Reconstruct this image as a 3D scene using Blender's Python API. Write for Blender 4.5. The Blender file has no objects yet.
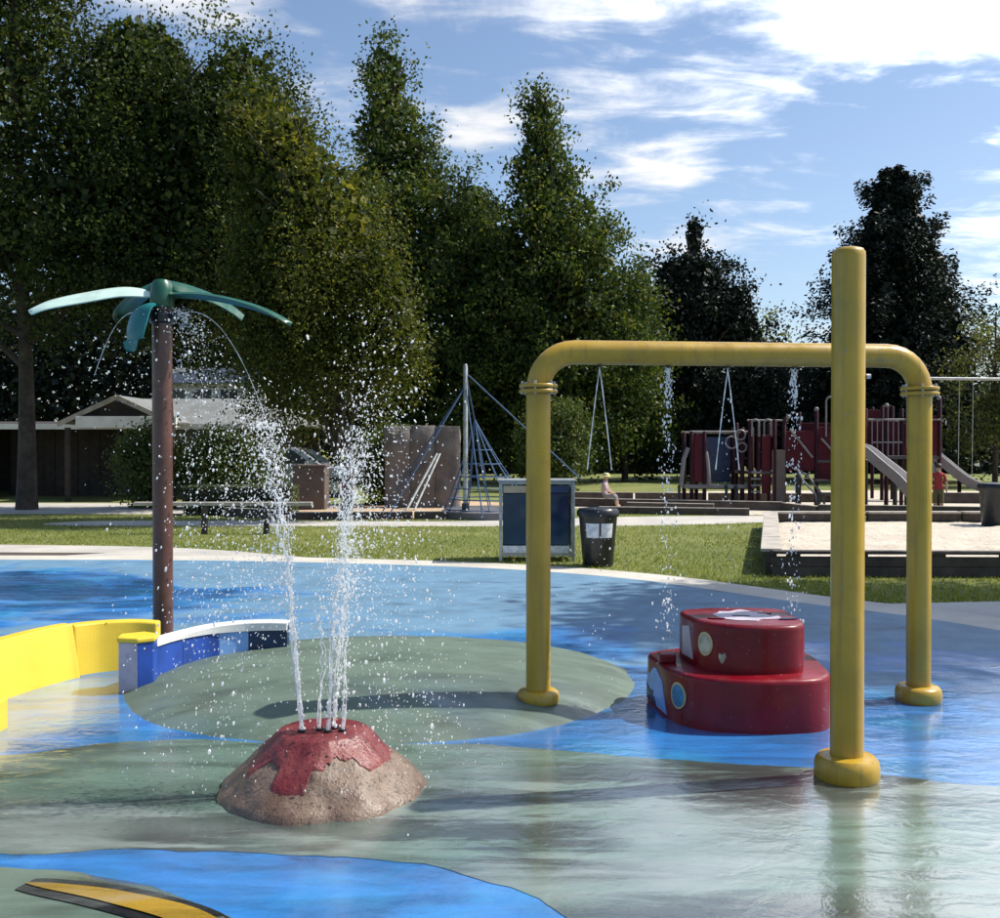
import bpy, bmesh, math, random
import numpy as np
from mathutils import Vector, Matrix, noise as mnoise

random.seed(7)
rng = np.random.default_rng(7)
R = math.radians
PI = math.pi
sc = bpy.context.scene
col = sc.collection

# ------------------------------------------------------------------ camera
CAM_H = 1.6
cam_d = bpy.data.cameras.new('camera')
cam = bpy.data.objects.new('camera', cam_d)
col.objects.link(cam)
cam.location = (0, 0, CAM_H)
cam.rotation_euler = (R(90 - 0.63), 0, 0)
cam_d.sensor_width = 36
cam_d.lens = 36.0
cam_d.clip_end = 2000
sc.camera = cam

# ------------------------------------------------------------------ light
SUN_AZ, SUN_EL = 79.0, 51.0
S = Vector((math.sin(R(SUN_AZ)) * math.cos(R(SUN_EL)), math.cos(R(SUN_AZ)) * math.cos(R(SUN_EL)), math.sin(R(SUN_EL))))
sun_d = bpy.data.lights.new('sun', 'SUN')
sun_d.energy = 5.0
sun_d.angle = R(0.53)
sun_d.color = (1.0, 0.95, 0.86)
sun = bpy.data.objects.new('sun', sun_d)
col.objects.link(sun)
sun.rotation_euler = S.to_track_quat('Z', 'Y').to_euler()
sun.location = (20, 10, 30)

sc.view_settings.view_transform = 'Standard'
sc.view_settings.look = 'None'
sc.view_settings.gamma = 1.0
sc.view_settings.use_curve_mapping = False
sc.view_settings.exposure = 0.35
sc.render.engine = 'CYCLES'
sc.cycles.max_bounces = 5
sc.cycles.diffuse_bounces = 1
sc.cycles.glossy_bounces = 3
sc.cycles.transmission_bounces = 3
sc.cycles.transparent_max_bounces = 6
sc.cycles.use_denoising = True
try:
    sc.cycles.denoiser = 'OPENIMAGEDENOISE'
except Exception:
    pass
sc.cycles.caustics_reflective = False
sc.cycles.caustics_refractive = False

# ------------------------------------------------------------------ node helpers
class NT:
    def __init__(self, tree):
        self.t = tree
        self.n = tree.nodes
        self.l = tree.links

    def node(self, kind, **kw):
        nd = self.n.new(kind)
        for k, v in kw.items():
            setattr(nd, k, v)
        return nd

    def put(self, sock, v):
        if v is None:
            return
        if isinstance(v, bpy.types.NodeSocket):
            self.l.new(v, sock)
        else:
            if isinstance(v, (tuple, list)) and len(v) == 3 and sock.type == 'RGBA':
                v = (v[0], v[1], v[2], 1)
            sock.default_value = v

    def math(self, op, a, b=None, c=None, clamp=False):
        nd = self.node('ShaderNodeMath', operation=op, use_clamp=clamp)
        self.put(nd.inputs[0], a)
        self.put(nd.inputs[1], b)
        self.put(nd.inputs[2], c)
        return nd.outputs[0]

    def mix(self, f, a, b, blend='MIX'):
        nd = self.node('ShaderNodeMix', data_type='RGBA', blend_type=blend)
        self.put(nd.inputs[0], f)
        self.put(nd.inputs[6], a)
        self.put(nd.inputs[7], b)
        return nd.outputs[2]

    def rng(self, v, a, b, c=0.0, d=1.0, smooth=True):
        nd = self.node('ShaderNodeMapRange', interpolation_type='SMOOTHSTEP' if smooth else 'LINEAR')
        self.put(nd.inputs[0], v)
        for i, q in enumerate((a, b, c, d)):
            self.put(nd.inputs[i + 1], q)
        return nd.outputs[0]

    def noise(self, vec, scale, detail=4, rough=0.55, dist=0.0):
        nd = self.node('ShaderNodeTexNoise')
        self.put(nd.inputs['Vector'], vec)
        nd.inputs['Scale'].default_value = scale
        nd.inputs['Detail'].default_value = detail
        nd.inputs['Roughness'].default_value = rough
        nd.inputs['Distortion'].default_value = dist
        return nd.outputs['Fac']

    def pos(self):
        return self.node('ShaderNodeNewGeometry').outputs['Position']

    def mapping(self, vec, scale=(1, 1, 1), loc=(0, 0, 0)):
        nd = self.node('ShaderNodeMapping')
        self.put(nd.inputs['Vector'], vec)
        nd.inputs['Scale'].default_value = scale
        nd.inputs['Location'].default_value = loc
        return nd.outputs[0]

    def bump(self, h, strength, dist=0.01, normal=None):
        nd = self.node('ShaderNodeBump')
        self.put(nd.inputs['Height'], h)
        self.put(nd.inputs['Strength'], strength)
        nd.inputs['Distance'].default_value = dist
        self.put(nd.inputs['Normal'], normal)
        return nd.outputs[0]


def new_mat(name):
    m = bpy.data.materials.new(name)
    m.use_nodes = True
    m.node_tree.nodes.clear()
    t = NT(m.node_tree)
    out = t.node('ShaderNodeOutputMaterial')
    return m, t, out


def surf_mat(name, color, rough=0.5, var=0.25, scale=6.0, bump=0.2, bscale=40.0, metallic=0.0, spec=0.5, dirt=0.0,
             dirt_col=(0.06, 0.05, 0.04), coat=0.0, bdist=0.004, runs=0.0):
    m, t, out = new_mat(name)
    p = t.node('ShaderNodeBsdfPrincipled')
    oc = t.node('ShaderNodeTexCoord').outputs['Object']
    n = t.noise(oc, scale, 5)
    lo = tuple(c * (1 - var) for c in color)
    hi = tuple(min(1, c * (1 + var)) for c in color)
    c = t.mix(t.rng(n, 0.3, 0.7), lo, hi)
    if dirt:
        d = t.rng(t.noise(oc, scale * 2.3, 6, 0.65), 0.52, 0.75)
        c = t.mix(t.math('MULTIPLY', d, dirt), c, dirt_col)
    if runs:
        rn = t.rng(t.noise(t.mapping(oc, (26, 26, 1.1)), 1.0, 6, 0.65, 0.2), 0.50, 0.70)
        c = t.mix(t.math('MULTIPLY', rn, runs), c, dirt_col)
        chip = t.rng(t.noise(oc, 38.0, 2, 0.5), 0.70, 0.74)
        c = t.mix(t.math('MULTIPLY', chip, 0.6), c, (0.25, 0.22, 0.18))
    t.put(p.inputs['Base Color'], c)
    t.put(p.inputs['Roughness'], t.rng(t.noise(oc, scale * 3, 3), 0.3, 0.7, max(0.02, rough - 0.1), min(1, rough + 0.1)))
    p.inputs['Metallic'].default_value = metallic
    p.inputs['Specular IOR Level'].default_value = spec
    p.inputs['Coat Weight'].default_value = coat
    if bump:
        t.put(p.inputs['Normal'], t.bump(t.noise(oc, bscale, 3), bump, bdist))
    t.l.new(p.outputs[0], out.inputs[0])
    return m


def leaf_mat(name, c1, c2, c3, trans=0.35, rough=0.5, tcol=1.0):
    m, t, out = new_mat(name)
    g = t.node('ShaderNodeNewGeometry')
    r = g.outputs['Random Per Island']
    cr = t.node('ShaderNodeValToRGB')
    cr.color_ramp.elements[0].color = (*c1, 1)
    cr.color_ramp.elements[1].color = (*c3, 1)
    e = cr.color_ramp.elements.new(0.55)
    e.color = (*c2, 1)
    t.put(cr.inputs[0], r)
    big = t.noise(g.outputs['Position'], 0.45, 3)
    c = t.mix(t.rng(big, 0.35, 0.68), t.mix(0.55, cr.outputs[0], c1), cr.outputs[0])
    p = t.node('ShaderNodeBsdfPrincipled')
    t.put(p.inputs['Base Color'], c)
    p.inputs['Roughness'].default_value = rough
    p.inputs['Specular IOR Level'].default_value = 0.2
    tr = t.node('ShaderNodeBsdfTranslucent')
    t.put(tr.inputs[0], t.mix(1.0, c, (1.25 * tcol, 1.2 * tcol, 0.55 * tcol, 1), 'MULTIPLY'))
    mx = t.node('ShaderNodeMixShader')
    mx.inputs[0].default_value = trans
    t.l.new(p.outputs[0], mx.inputs[1])
    t.l.new(tr.outputs[0], mx.inputs[2])
    t.l.new(mx.outputs[0], out.inputs[0])
    return m


# ------------------------------------------------------------------ world
world = bpy.data.worlds.new('World')
sc.world = world
world.use_nodes = True
wt = NT(world.node_tree)
wt.n.clear()
wout = wt.node('ShaderNodeOutputWorld')
bg = wt.node('ShaderNodeBackground')
SKY_STRENGTH = 0.13
bg.inputs[1].default_value = SKY_STRENGTH
skyn = wt.node('ShaderNodeTexSky', sky_type='NISHITA')
skyn.sun_disc = False
skyn.sun_elevation = R(SUN_EL)
skyn.sun_rotation = R(SUN_AZ)
skyn.air_density = 1.0
skyn.dust_density = 1.3
skyn.ozone_density = 2.5
gen = wt.node('ShaderNodeTexCoord').outputs['Generated']
sep = wt.node('ShaderNodeSeparateXYZ')
wt.put(sep.inputs[0], gen)
X, Y, Z = sep.outputs
az = wt.math('MULTIPLY', wt.math('ARCTAN2', X, Y), 1000.0)          # thousandths of a radian to the right of north
el = wt.math('MULTIPLY', wt.math('ARCSINE', Z), 1000.0)
# cloud layer texture: noise on a flat layer overhead so clouds flatten to the horizon
zz = wt.math('ADD', wt.math('MAXIMUM', Z, 0.0), 0.16)
cx = wt.node('ShaderNodeCombineXYZ')
wt.put(cx.inputs[0], wt.math('DIVIDE', X, zz))
wt.put(cx.inputs[1], wt.math('DIVIDE', Y, zz))
layer = cx.outputs[0]
fb = wt.noise(wt.mapping(layer, (1.3, 1.0, 1), (3.1, 1.7, 0)), 1.5, 9, 0.62, 0.35)
fine = wt.noise(wt.mapping(layer, (1.0, 2.2, 1), (0.4, 0.2, 0)), 4.0, 6, 0.6, 0.5)
# banks of cloud: centre azimuth, centre elevation, half-width, half-height, weight, tilt
BANKS = [(400, 400, 270, 62, 1.0, 0.16), (600, 380, 240, 110, 1.0, 0.1), (520, 520, 460, 150, 1.1, 0.0), (20, 425, 220, 38, 0.85, 0.05),
         (140, 265, 80, 34, 0.7, -0.12), (165, 335, 110, 20, 0.1, 0.10), (-20, 312, 50, 26, 0.7, 0.0),
         (-330, 425, 150, 46, 0.8, 0.0), (250, 200, 150, 18, 0.3, 0.0), (-60, 345, 140, 22, 0.25, 0.05), (560, 230, 150, 60, 0.3, 0.0)]
tot = None
for (ca, ce, ra, re_, w, tilt) in BANKS:
    da = wt.math('SUBTRACT', az, float(ca))
    de = wt.math('SUBTRACT', wt.math('SUBTRACT', el, float(ce)), wt.math('MULTIPLY', da, -tilt))
    q = wt.math('ADD', wt.math('POWER', wt.math('ABSOLUTE', wt.math('DIVIDE', da, float(ra))), 2.0),
                wt.math('POWER', wt.math('ABSOLUTE', wt.math('DIVIDE', de, float(re_))), 2.0))
    v = wt.math('MULTIPLY', wt.math('SUBTRACT', 1.0, wt.math('MINIMUM', q, 2.2)), w * 0.5)
    tot = v if tot is None else wt.math('MAXIMUM', tot, v)
# elsewhere the same broken cloud goes on
away = wt.rng(wt.math('ABSOLUTE', az), 620.0, 950.0)
high = wt.rng(el, 480.0, 640.0)
elsewhere = wt.math('MAXIMUM', away, high)
base_cov = wt.math('MULTIPLY', elsewhere, -0.14)
tot = wt.math('MULTIPLY', tot, wt.math('SUBTRACT', 1.0, elsewhere))
tot = wt.math('ADD', tot, base_cov)
dens = wt.math('ADD', wt.math('ADD', tot, wt.math('MULTIPLY', wt.math('SUBTRACT', fb, 0.5), 1.5)),
               wt.math('MULTIPLY', wt.math('SUBTRACT', fine, 0.5), 1.1))
cov = wt.rng(dens, -0.04, 0.52)
# brightness of cloud: brighter towards the sun
dt = wt.node('ShaderNodeVectorMath', operation='DOT_PRODUCT')
wt.put(dt.inputs[0], gen)
dt.inputs[1].default_value = S
near_sun = wt.rng(dt.outputs['Value'], 0.35, 0.98)
cb = wt.math('ADD', 0.80, wt.math('MULTIPLY', near_sun, 3.2))
cloudcol = wt.mix(wt.rng(fine, 0.35, 0.7), (0.86 / SKY_STRENGTH, 0.89 / SKY_STRENGTH, 0.95 / SKY_STRENGTH, 1),
                  (1.02 / SKY_STRENGTH, 1.02 / SKY_STRENGTH, 1.02 / SKY_STRENGTH, 1))
vm = wt.node('ShaderNodeVectorMath', operation='SCALE')
wt.put(vm.inputs[0], cloudcol)
wt.put(vm.inputs['Scale'], cb)
wt.put(bg.inputs[0], wt.mix(cov, skyn.outputs[0], vm.outputs[0]))
wt.l.new(bg.outputs[0], wout.inputs[0])

# ------------------------------------------------------------------ mesh helpers
class MB:
    def __init__(self):
        self.v = []
        self.f = []
        self.m = []

    def add(self, vs, fs, mi=0):
        o = len(self.v)
        self.v += [tuple(x) for x in vs]
        self.f += [tuple(i + o for i in f) for f in fs]
        self.m += [mi] * len(fs)
        return self

    def box(self, c, s, rz=0.0, mi=0, rot=None):
        x, y, z = s[0] / 2, s[1] / 2, s[2] / 2
        M = rot if rot is not None else Matrix.Rotation(rz, 3, 'Z')
        vs = [Vector(c) + M @ Vector((a * x, b * y, d * z)) for d in (-1, 1) for a, b in ((-1, -1), (1, -1), (1, 1), (-1, 1))]
        return self.add(vs, [(3, 2, 1, 0), (4, 5, 6, 7), (0, 1, 5, 4), (1, 2, 6, 5), (2, 3, 7, 6), (3, 0, 4, 7)], mi)

    def bar(self, a, b, w, h, mi=0):
        a, b = Vector(a), Vector(b)
        d = b - a
        q = d.to_track_quat('X', 'Z').to_matrix()
        return self.box((a + b) / 2, (d.length, w, h), rot=q, mi=mi)

    def tube(self, pts, r, n=10, mi=0, cap=True):
        pts = [Vector(p) for p in pts]
        if not isinstance(r, (list, tuple)):
            r = [r] * len(pts)
        rings = []
        up = None
        for i, p in enumerate(pts):
            d = (pts[min(i + 1, len(pts) - 1)] - pts[max(i - 1, 0)]).normalized()
            if up is None:
                up = d.orthogonal().normalized()
            up = (up - d * up.dot(d)).normalized()
            sd = d.cross(up)
            rings.append([p + (up * math.cos(2 * PI * k / n) + sd * math.sin(2 * PI * k / n)) * r[i] for k in range(n)])
        vs = [v for rg in rings for v in rg]
        fs = [(i * n + k, i * n + (k + 1) % n, (i + 1) * n + (k + 1) % n, (i + 1) * n + k) for i in range(len(pts) - 1) for k in range(n)]
        if cap:
            fs.append(tuple(reversed(range(n))))
            fs.append(tuple((len(pts) - 1) * n + k for k in range(n)))
        return self.add(vs, fs, mi)

    def lathe(self, prof, c=(0, 0, 0), n=32, mi=0):
        vs = []
        for (r, z) in prof:
            for k in range(n):
                a = 2 * PI * k / n
                vs.append((c[0] + r * math.cos(a), c[1] + r * math.sin(a), c[2] + z))
        fs = [(i * n + k, i * n + (k + 1) % n, (i + 1) * n + (k + 1) % n, (i + 1) * n + k) for i in range(len(prof) - 1) for k in range(n)]
        fs.append(tuple(reversed(range(n))))
        fs.append(tuple((len(prof) - 1) * n + k for k in range(n)))
        return self.add(vs, fs, mi)

    def prism(self, poly, z0, z1, mi=0):
        n = len(poly)
        vs = [(x, y, z0) for x, y in poly] + [(x, y, z1) for x, y in poly]
        fs = [tuple(reversed(range(n))), tuple(range(n, 2 * n))] + [(k, (k + 1) % n, n + (k + 1) % n, n + k) for k in range(n)]
        return self.add(vs, fs, mi)

    def build(self, name, mats, parent=None, smooth=None, bevel=0.0, loc=None):
        me = bpy.data.meshes.new(name)
        me.from_pydata(self.v, [], self.f)
        if not isinstance(mats, (list, tuple)):
            mats = [mats]
        for m in mats:
            me.materials.append(m)
        if len(mats) > 1:
            me.polygons.foreach_set('material_index', self.m)
        if smooth is not None:
            me.polygons.foreach_set('use_smooth', [True] * len(me.polygons))
            me.set_sharp_from_angle(angle=R(smooth))
        me.update()
        o = bpy.data.objects.new(name, me)
        col.objects.link(o)
        if parent is not None:
            o.parent = parent
        if loc is not None:
            o.location = loc
        if bevel:
            b = o.modifiers.new('bevel', 'BEVEL')
            b.width = bevel
            b.segments = 2
            b.limit_method = 'ANGLE'
            b.angle_limit = R(35)
            b.harden_normals = False
        return o


def tag(o, label=None, cat=None, group=None, kind=None):
    if label:
        o['label'] = label
    if cat:
        o['category'] = cat
    if group:
        o['group'] = group
    if kind:
        o['kind'] = kind
    return o


def empty(name, loc, label, cat, group=None):
    o = bpy.data.objects.new(name, None)
    o.empty_display_size = 0.1
    o.location = loc
    col.objects.link(o)
    return tag(o, label, cat, group)


def np_mesh(name, verts, nper, mat, parent=None, smooth=False):
    """many separate polygons of nper corners each"""
    me = bpy.data.meshes.new(name)
    nv = len(verts)
    nf = nv // nper
    me.vertices.add(nv)
    me.vertices.foreach_set('co', np.asarray(verts, dtype=np.float32).ravel())
    me.loops.add(nv)
    me.loops.foreach_set('vertex_index', np.arange(nv, dtype=np.int32))
    me.polygons.add(nf)
    me.polygons.foreach_set('loop_start', np.arange(0, nv, nper, dtype=np.int32))
    me.polygons.foreach_set('loop_total', np.full(nf, nper, dtype=np.int32))
    me.materials.append(mat)
    me.update(calc_edges=True)
    o = bpy.data.objects.new(name, me)
    col.objects.link(o)
    if parent is not None:
        o.parent = parent
    return o


def unit(a):
    return a / np.maximum(np.linalg.norm(a, axis=1, keepdims=True), 1e-9)


def leaf_quads(c, u, length, width):
    """c centres, u directions: a lozenge-shaped leaf for each"""
    n = len(c)
    u = unit(u)
    w = rng.normal(size=(n, 3))
    v = unit(np.cross(u, w))
    L = (length * rng.uniform(0.65, 1.35, n))[:, None]
    W = (width * rng.uniform(0.65, 1.35, n))[:, None]
    nrm = np.cross(u, v)
    fold = W * rng.uniform(-0.25, 0.25, n)[:, None]
    a = c - u * L * 0.5
    b = c + v * W * 0.5 + nrm * fold - u * L * 0.08
    d = c + u * L * 0.5
    e = c - v * W * 0.5 + nrm * fold - u * L * 0.08
    return np.stack([a, b, d, e], axis=1).reshape(-1, 3)


def catmull(pts, n=8, closed=False):
    P = [Vector(p) for p in pts]
    out = []
    m = len(P)
    rngi = range(m) if closed else range(m - 1)
    for i in rngi:
        p0 = P[(i - 1) % m] if closed else P[max(i - 1, 0)]
        p1 = P[i]
        p2 = P[(i + 1) % m] if closed else P[i + 1]
        p3 = P[(i + 2) % m] if closed else P[min(i + 2, m - 1)]
        for k in range(n):
            t = k / n
            out.append(0.5 * ((2 * p1) + (-p0 + p2) * t + (2 * p0 - 5 * p1 + 4 * p2 - p3) * t * t + (-p0 + 3 * p1 - 3 * p2 + p3) * t ** 3))
    if not closed:
        out.append(P[-1])
    return out


def sheet(name, poly, z, mat):
    me = bpy.data.meshes.new(name)
    bm = bmesh.new()
    vs = [bm.verts.new((p[0], p[1], z)) for p in poly]
    bm.faces.new(vs)
    bmesh.ops.triangulate(bm, faces=bm.faces[:])
    for f in bm.faces:
        if f.normal.z < 0:
            f.normal_flip()
    bm.to_mesh(me)
    bm.free()
    me.materials.append(mat)
    o = bpy.data.objects.new(name, me)
    col.objects.link(o)
    o['kind'] = 'structure'
    return o


# ------------------------------------------------------------------ materials
def wet_floor(name, dry, wet, accent=None, wetness=0.0, milky_glare=1.0, stain_shade=0.0):
    """rubber play surfacing, partly under a film of water"""
    m, t, out = new_mat(name)
    P = t.pos()
    sp = t.node('ShaderNodeSeparateXYZ')
    t.put(sp.inputs[0], P)
    x, y = sp.outputs[0], sp.outputs[1]
    big = t.noise(t.mapping(P, (0.7, 1.0, 1)), 0.55, 5, 0.6, 0.6)
    # water gathers round the fountains
    dx = t.math('MULTIPLY', t.math('SUBTRACT', x, 0.2), 0.62)
    dy = t.math('SUBTRACT', y, 4.2)
    dist = t.math('SQRT', t.math('ADD', t.math('MULTIPLY', dx, dx), t.math('MULTIPLY', dy, dy)))
    bias = t.rng(dist, 1.6, 6.2, 0.24, -0.17, False)
    dx2 = t.math('ADD', x, 6.0)
    dy2 = t.math('SUBTRACT', y, 10.0)
    dist2 = t.math('SQRT', t.math('ADD', t.math('MULTIPLY', dx2, dx2), t.math('MULTIPLY', dy2, dy2)))
    bias = t.math('MAXIMUM', bias, t.rng(dist2, 1.5, 5.0, 0.15, -0.17, False))
    wn = t.math('ADD', t.math('ADD', big, bias), wetness)
    W = t.rng(wn, 0.47, 0.60)
    gran = t.noise(P, 150.0, 3, 0.75)
    mott = t.noise(P, 3.0, 6, 0.65)
    streak = t.noise(t.mapping(P, (0.8, 3.2, 1)), 1.6, 5, 0.6, 0.8)
    cd = t.mix(t.rng(mott, 0.3, 0.7), tuple(c * 0.86 for c in dry), tuple(min(1, c * 1.12) for c in dry))
    cw = t.mix(t.rng(streak, 0.35, 0.65), tuple(c * 0.7 for c in wet), tuple(min(1, c * 1.25) for c in wet))
    if accent:
        cw = t.mix(t.math('MULTIPLY', t.rng(t.noise(P, 1.1, 4), 0.5, 0.68), 0.6), cw, accent)
    c = t.mix(t.math('MULTIPLY', W, 0.9), cd, cw)
    c = t.mix(t.rng(gran, 0.42, 0.68, 0.0, 0.42), c, t.mix(1.0, c, (0.55, 0.55, 0.55, 1), 'MULTIPLY'))
    # scuffs and old stains
    scuff = t.rng(t.noise(t.mapping(P, (0.75, 1.6, 1), (5, 2, 0)), 1.5, 9, 0.72, 0.4), 0.55, 0.68, 0.0, 0.62)
    c = t.mix(scuff, c, t.mix(1.0, c, (0.34, 0.35, 0.34, 1), 'MULTIPLY'))
    milk = t.rng(t.noise(t.mapping(P, (0.6, 1.2, 1), (2, 8, 0)), 0.9, 7, 0.65, 0.5), 0.42, 0.66, 0.0, 0.6)  # pale grey paints glare, along with milky water, into the wet colour
    c = t.mix(t.math('MULTIPLY', milk, t.math('MULTIPLY', W, milky_glare)), c, (0.32, 0.345, 0.335))
    if stain_shade:
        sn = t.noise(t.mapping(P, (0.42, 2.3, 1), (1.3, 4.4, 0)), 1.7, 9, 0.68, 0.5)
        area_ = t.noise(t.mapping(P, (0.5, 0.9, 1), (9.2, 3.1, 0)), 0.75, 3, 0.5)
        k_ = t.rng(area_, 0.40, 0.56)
        for (sx_, sy_, ra_, rb_) in ((1.05, 4.72, 1.25, 0.42), (2.3, 4.9, 0.9, 0.6), (0.2, 3.95, 0.35, 0.3)):   # ellipses paint the pole's cast shadow in, together with dark algae
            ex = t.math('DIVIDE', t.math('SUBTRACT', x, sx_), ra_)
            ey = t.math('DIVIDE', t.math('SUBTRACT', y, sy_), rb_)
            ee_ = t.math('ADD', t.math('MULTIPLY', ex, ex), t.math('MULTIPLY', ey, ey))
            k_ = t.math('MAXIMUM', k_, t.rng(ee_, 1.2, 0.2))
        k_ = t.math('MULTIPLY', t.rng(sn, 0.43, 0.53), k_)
        c = t.mix(t.math('MULTIPLY', k_, stain_shade), c, (0.032, 0.038, 0.036))
    p = t.node('ShaderNodeBsdfPrincipled')
    t.put(p.inputs['Base Color'], c)
    film = t.rng(wn, 0.50, 0.68)
    t.put(p.inputs['Roughness'], t.math('ADD', t.math('SUBTRACT', 0.62, t.math('MULTIPLY', film, 0.50)),
                                        t.math('MULTIPLY', t.math('SUBTRACT', streak, 0.5), 0.14)))
    t.put(p.inputs['Specular IOR Level'], t.math('ADD', 0.3, t.math('MULTIPLY', film, 0.3)))
    t.put(p.inputs['Coat Weight'], film)
    t.put(p.inputs['Coat Roughness'], t.rng(streak, 0.32, 0.68, 0.04, 0.22))
    p.inputs['Coat IOR'].default_value = 1.5
    b1 = t.bump(gran, t.math('SUBTRACT', 0.5, t.math('MULTIPLY', film, 0.35)), 0.003)
    rip = t.noise(t.mapping(P, (1.0, 1.6, 1)), 5.5, 4, 0.55, 0.7)
    rip2 = t.noise(P, 24.0, 3, 0.5, 0.3)
    hh = t.math('ADD', rip, t.math('MULTIPLY', rip2, 0.22))
    t.put(p.inputs['Normal'], b1)
    t.put(p.inputs['Coat Normal'], t.bump(hh, 0.30, 0.02))
    t.l.new(p.outputs[0], out.inputs[0])
    return m


def ground_mat():
    m, t, out = new_mat('lawn')
    P = t.pos()
    a = t.noise(P, 0.5, 6, 0.6)
    b = t.noise(P, 9.0, 5, 0.7)
    g = t.noise(P, 60.0, 3, 0.7)
    c = t.mix(t.rng(a, 0.35, 0.65), (0.19, 0.23, 0.045), (0.31, 0.32, 0.09))
    c = t.mix(t.rng(b, 0.55, 0.75, 0.0, 0.6), c, (0.24, 0.21, 0.09))
    c = t.mix(t.rng(g, 0.35, 0.7, 0.0, 0.55), c, (0.035, 0.055, 0.012))
    p = t.node('ShaderNodeBsdfPrincipled')
    t.put(p.inputs['Base Color'], c)
    p.inputs['Roughness'].default_value = 0.85
    t.put(p.inputs['Normal'], t.bump(t.math('ADD', b, g), 0.8, 0.05))
    t.l.new(p.outputs[0], out.inputs[0])
    return m


def patchy(name, c1, c2, s1, s2, c3=None, rough=0.85, bump=0.5, bd=0.01):
    m, t, out = new_mat(name)
    P = t.pos()
    a = t.noise(P, s1, 6, 0.6)
    b = t.noise(P, s2, 5, 0.7)
    c = t.mix(t.rng(a, 0.32, 0.68), c1, c2)
    if c3:
        c = t.mix(t.rng(b, 0.52, 0.72, 0.0, 0.6), c, c3)
    p = t.node('ShaderNodeBsdfPrincipled')
    t.put(p.inputs['Base Color'], c)
    p.inputs['Roughness'].default_value = rough
    t.put(p.inputs['Normal'], t.bump(b, bump, bd))
    t.l.new(p.outputs[0], out.inputs[0])
    return m


M = {}
M['lawn'] = ground_mat()
M['pad'] = wet_floor('blue_rubber', (0.135, 0.25, 0.36), (0.018, 0.18, 0.52), (0.03, 0.32, 0.60), milky_glare=0.2, stain_shade=0.12)
M['green'] = wet_floor('green_rubber', (0.17, 0.24, 0.195), (0.125, 0.195, 0.16), stain_shade=0.85)
M['mound'] = wet_floor('mound_rubber', (0.125, 0.172, 0.132), (0.095, 0.14, 0.108), wetness=-0.17, milky_glare=0.3, stain_shade=0.3)
M['black_line'] = wet_floor('black_rubber', (0.02, 0.022, 0.024), (0.012, 0.013, 0.015))
M['yellow_line'] = wet_floor('yellow_rubber', (0.42, 0.27, 0.03), (0.36, 0.22, 0.02))
M['concrete'] = patchy('concrete', (0.46, 0.43, 0.37), (0.56, 0.53, 0.46), 1.3, 18, (0.36, 0.33, 0.28), 0.8, 0.3, 0.004)
M['path'] = patchy('path_concrete', (0.38, 0.36, 0.32), (0.5, 0.47, 0.42), 0.8, 7, (0.25, 0.23, 0.2), 0.85, 0.3, 0.006)
M['apron'] = patchy('apron_concrete', (0.40, 0.385, 0.35), (0.5, 0.48, 0.44), 0.9, 12, (0.3, 0.28, 0.25), 0.8, 0.3, 0.004)
M['sand'] = patchy('sand', (0.52, 0.45, 0.36), (0.62, 0.55, 0.45), 2.2, 9, (0.38, 0.31, 0.23), 0.95, 1.0, 0.05)
M['chips'] = patchy('wood_chips', (0.42, 0.29, 0.18), (0.55, 0.40, 0.26), 1.2, 8, (0.26, 0.17, 0.10), 0.95, 1.0, 0.04)
M['dark_ground'] = patchy('dark_ground', (0.05, 0.04, 0.03), (0.09, 0.07, 0.05), 1.2, 8, None, 0.95, 0.8, 0.03)
M['yellow'] = surf_mat('yellow_paint', (0.45, 0.275, 0.022), 0.36, 0.12, 3.0, 0.14, 18.0, dirt=0.4, dirt_col=(0.24, 0.16, 0.04), coat=0.15, runs=0.55)
M['yellow_bright'] = surf_mat('yellow_rubber_wall', (0.74, 0.52, 0.04), 0.5, 0.07, 3.0, 0.2, 90.0, dirt=0.1, dirt_col=(0.5, 0.38, 0.06))
M['blue_wall'] = surf_mat('blue_wall_paint', (0.02, 0.07, 0.34), 0.4, 0.25, 4.0, 0.2, 60.0)
M['pale_wall'] = surf_mat('pale_lilac_paint', (0.45, 0.40, 0.46), 0.5, 0.15, 6.0, 0.2, 60.0, dirt=0.3)
M['sky_wall'] = surf_mat('light_blue_paint', (0.20, 0.38, 0.75), 0.4, 0.15, 4.0, 0.2, 60.0)
M['navy'] = surf_mat('navy_paint', (0.01, 0.03, 0.09), 0.35, 0.3, 5.0, 0.2, 60.0)
M['white'] = surf_mat('white_paint', (0.74, 0.73, 0.70), 0.5, 0.08, 3.0, 0.1, 40.0, dirt=0.25, dirt_col=(0.4, 0.38, 0.34))
M['red'] = surf_mat('red_paint', (0.18, 0.002, 0.009), 0.36, 0.25, 2.5, 0.15, 25.0, spec=0.3, dirt=0.25, dirt_col=(0.08, 0.006, 0.01), coat=0.12, runs=0.5)
M['brown_pipe'] = surf_mat('brown_paint', (0.10, 0.042, 0.032), 0.36, 0.2, 5.0, 0.25, 30.0, coat=0.1)
M['frond'] = surf_mat('frond_green', (0.006, 0.078, 0.042), 0.4, 0.15, 5.0, 0.1, 30.0, coat=0.2)
M['frond_sheen'] = surf_mat('frond_mint_sheen', (0.55, 0.72, 0.62), 0.4, 0.15, 5.0, 0.1, 30.0, coat=0.3)  # green frond's sunlit sky sheen put into a paler base colour
M['frond_teal'] = surf_mat('frond_teal', (0.008, 0.15, 0.15), 0.38, 0.15, 5.0, 0.1, 30.0)
M['black_plastic'] = surf_mat('black_plastic', (0.012, 0.014, 0.018), 0.35, 0.3, 5.0, 0.15, 60.0)
M['grey_metal'] = surf_mat('grey_metal', (0.42, 0.43, 0.45), 0.4, 0.15, 6.0, 0.1, 60.0, metallic=0.6)
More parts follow.
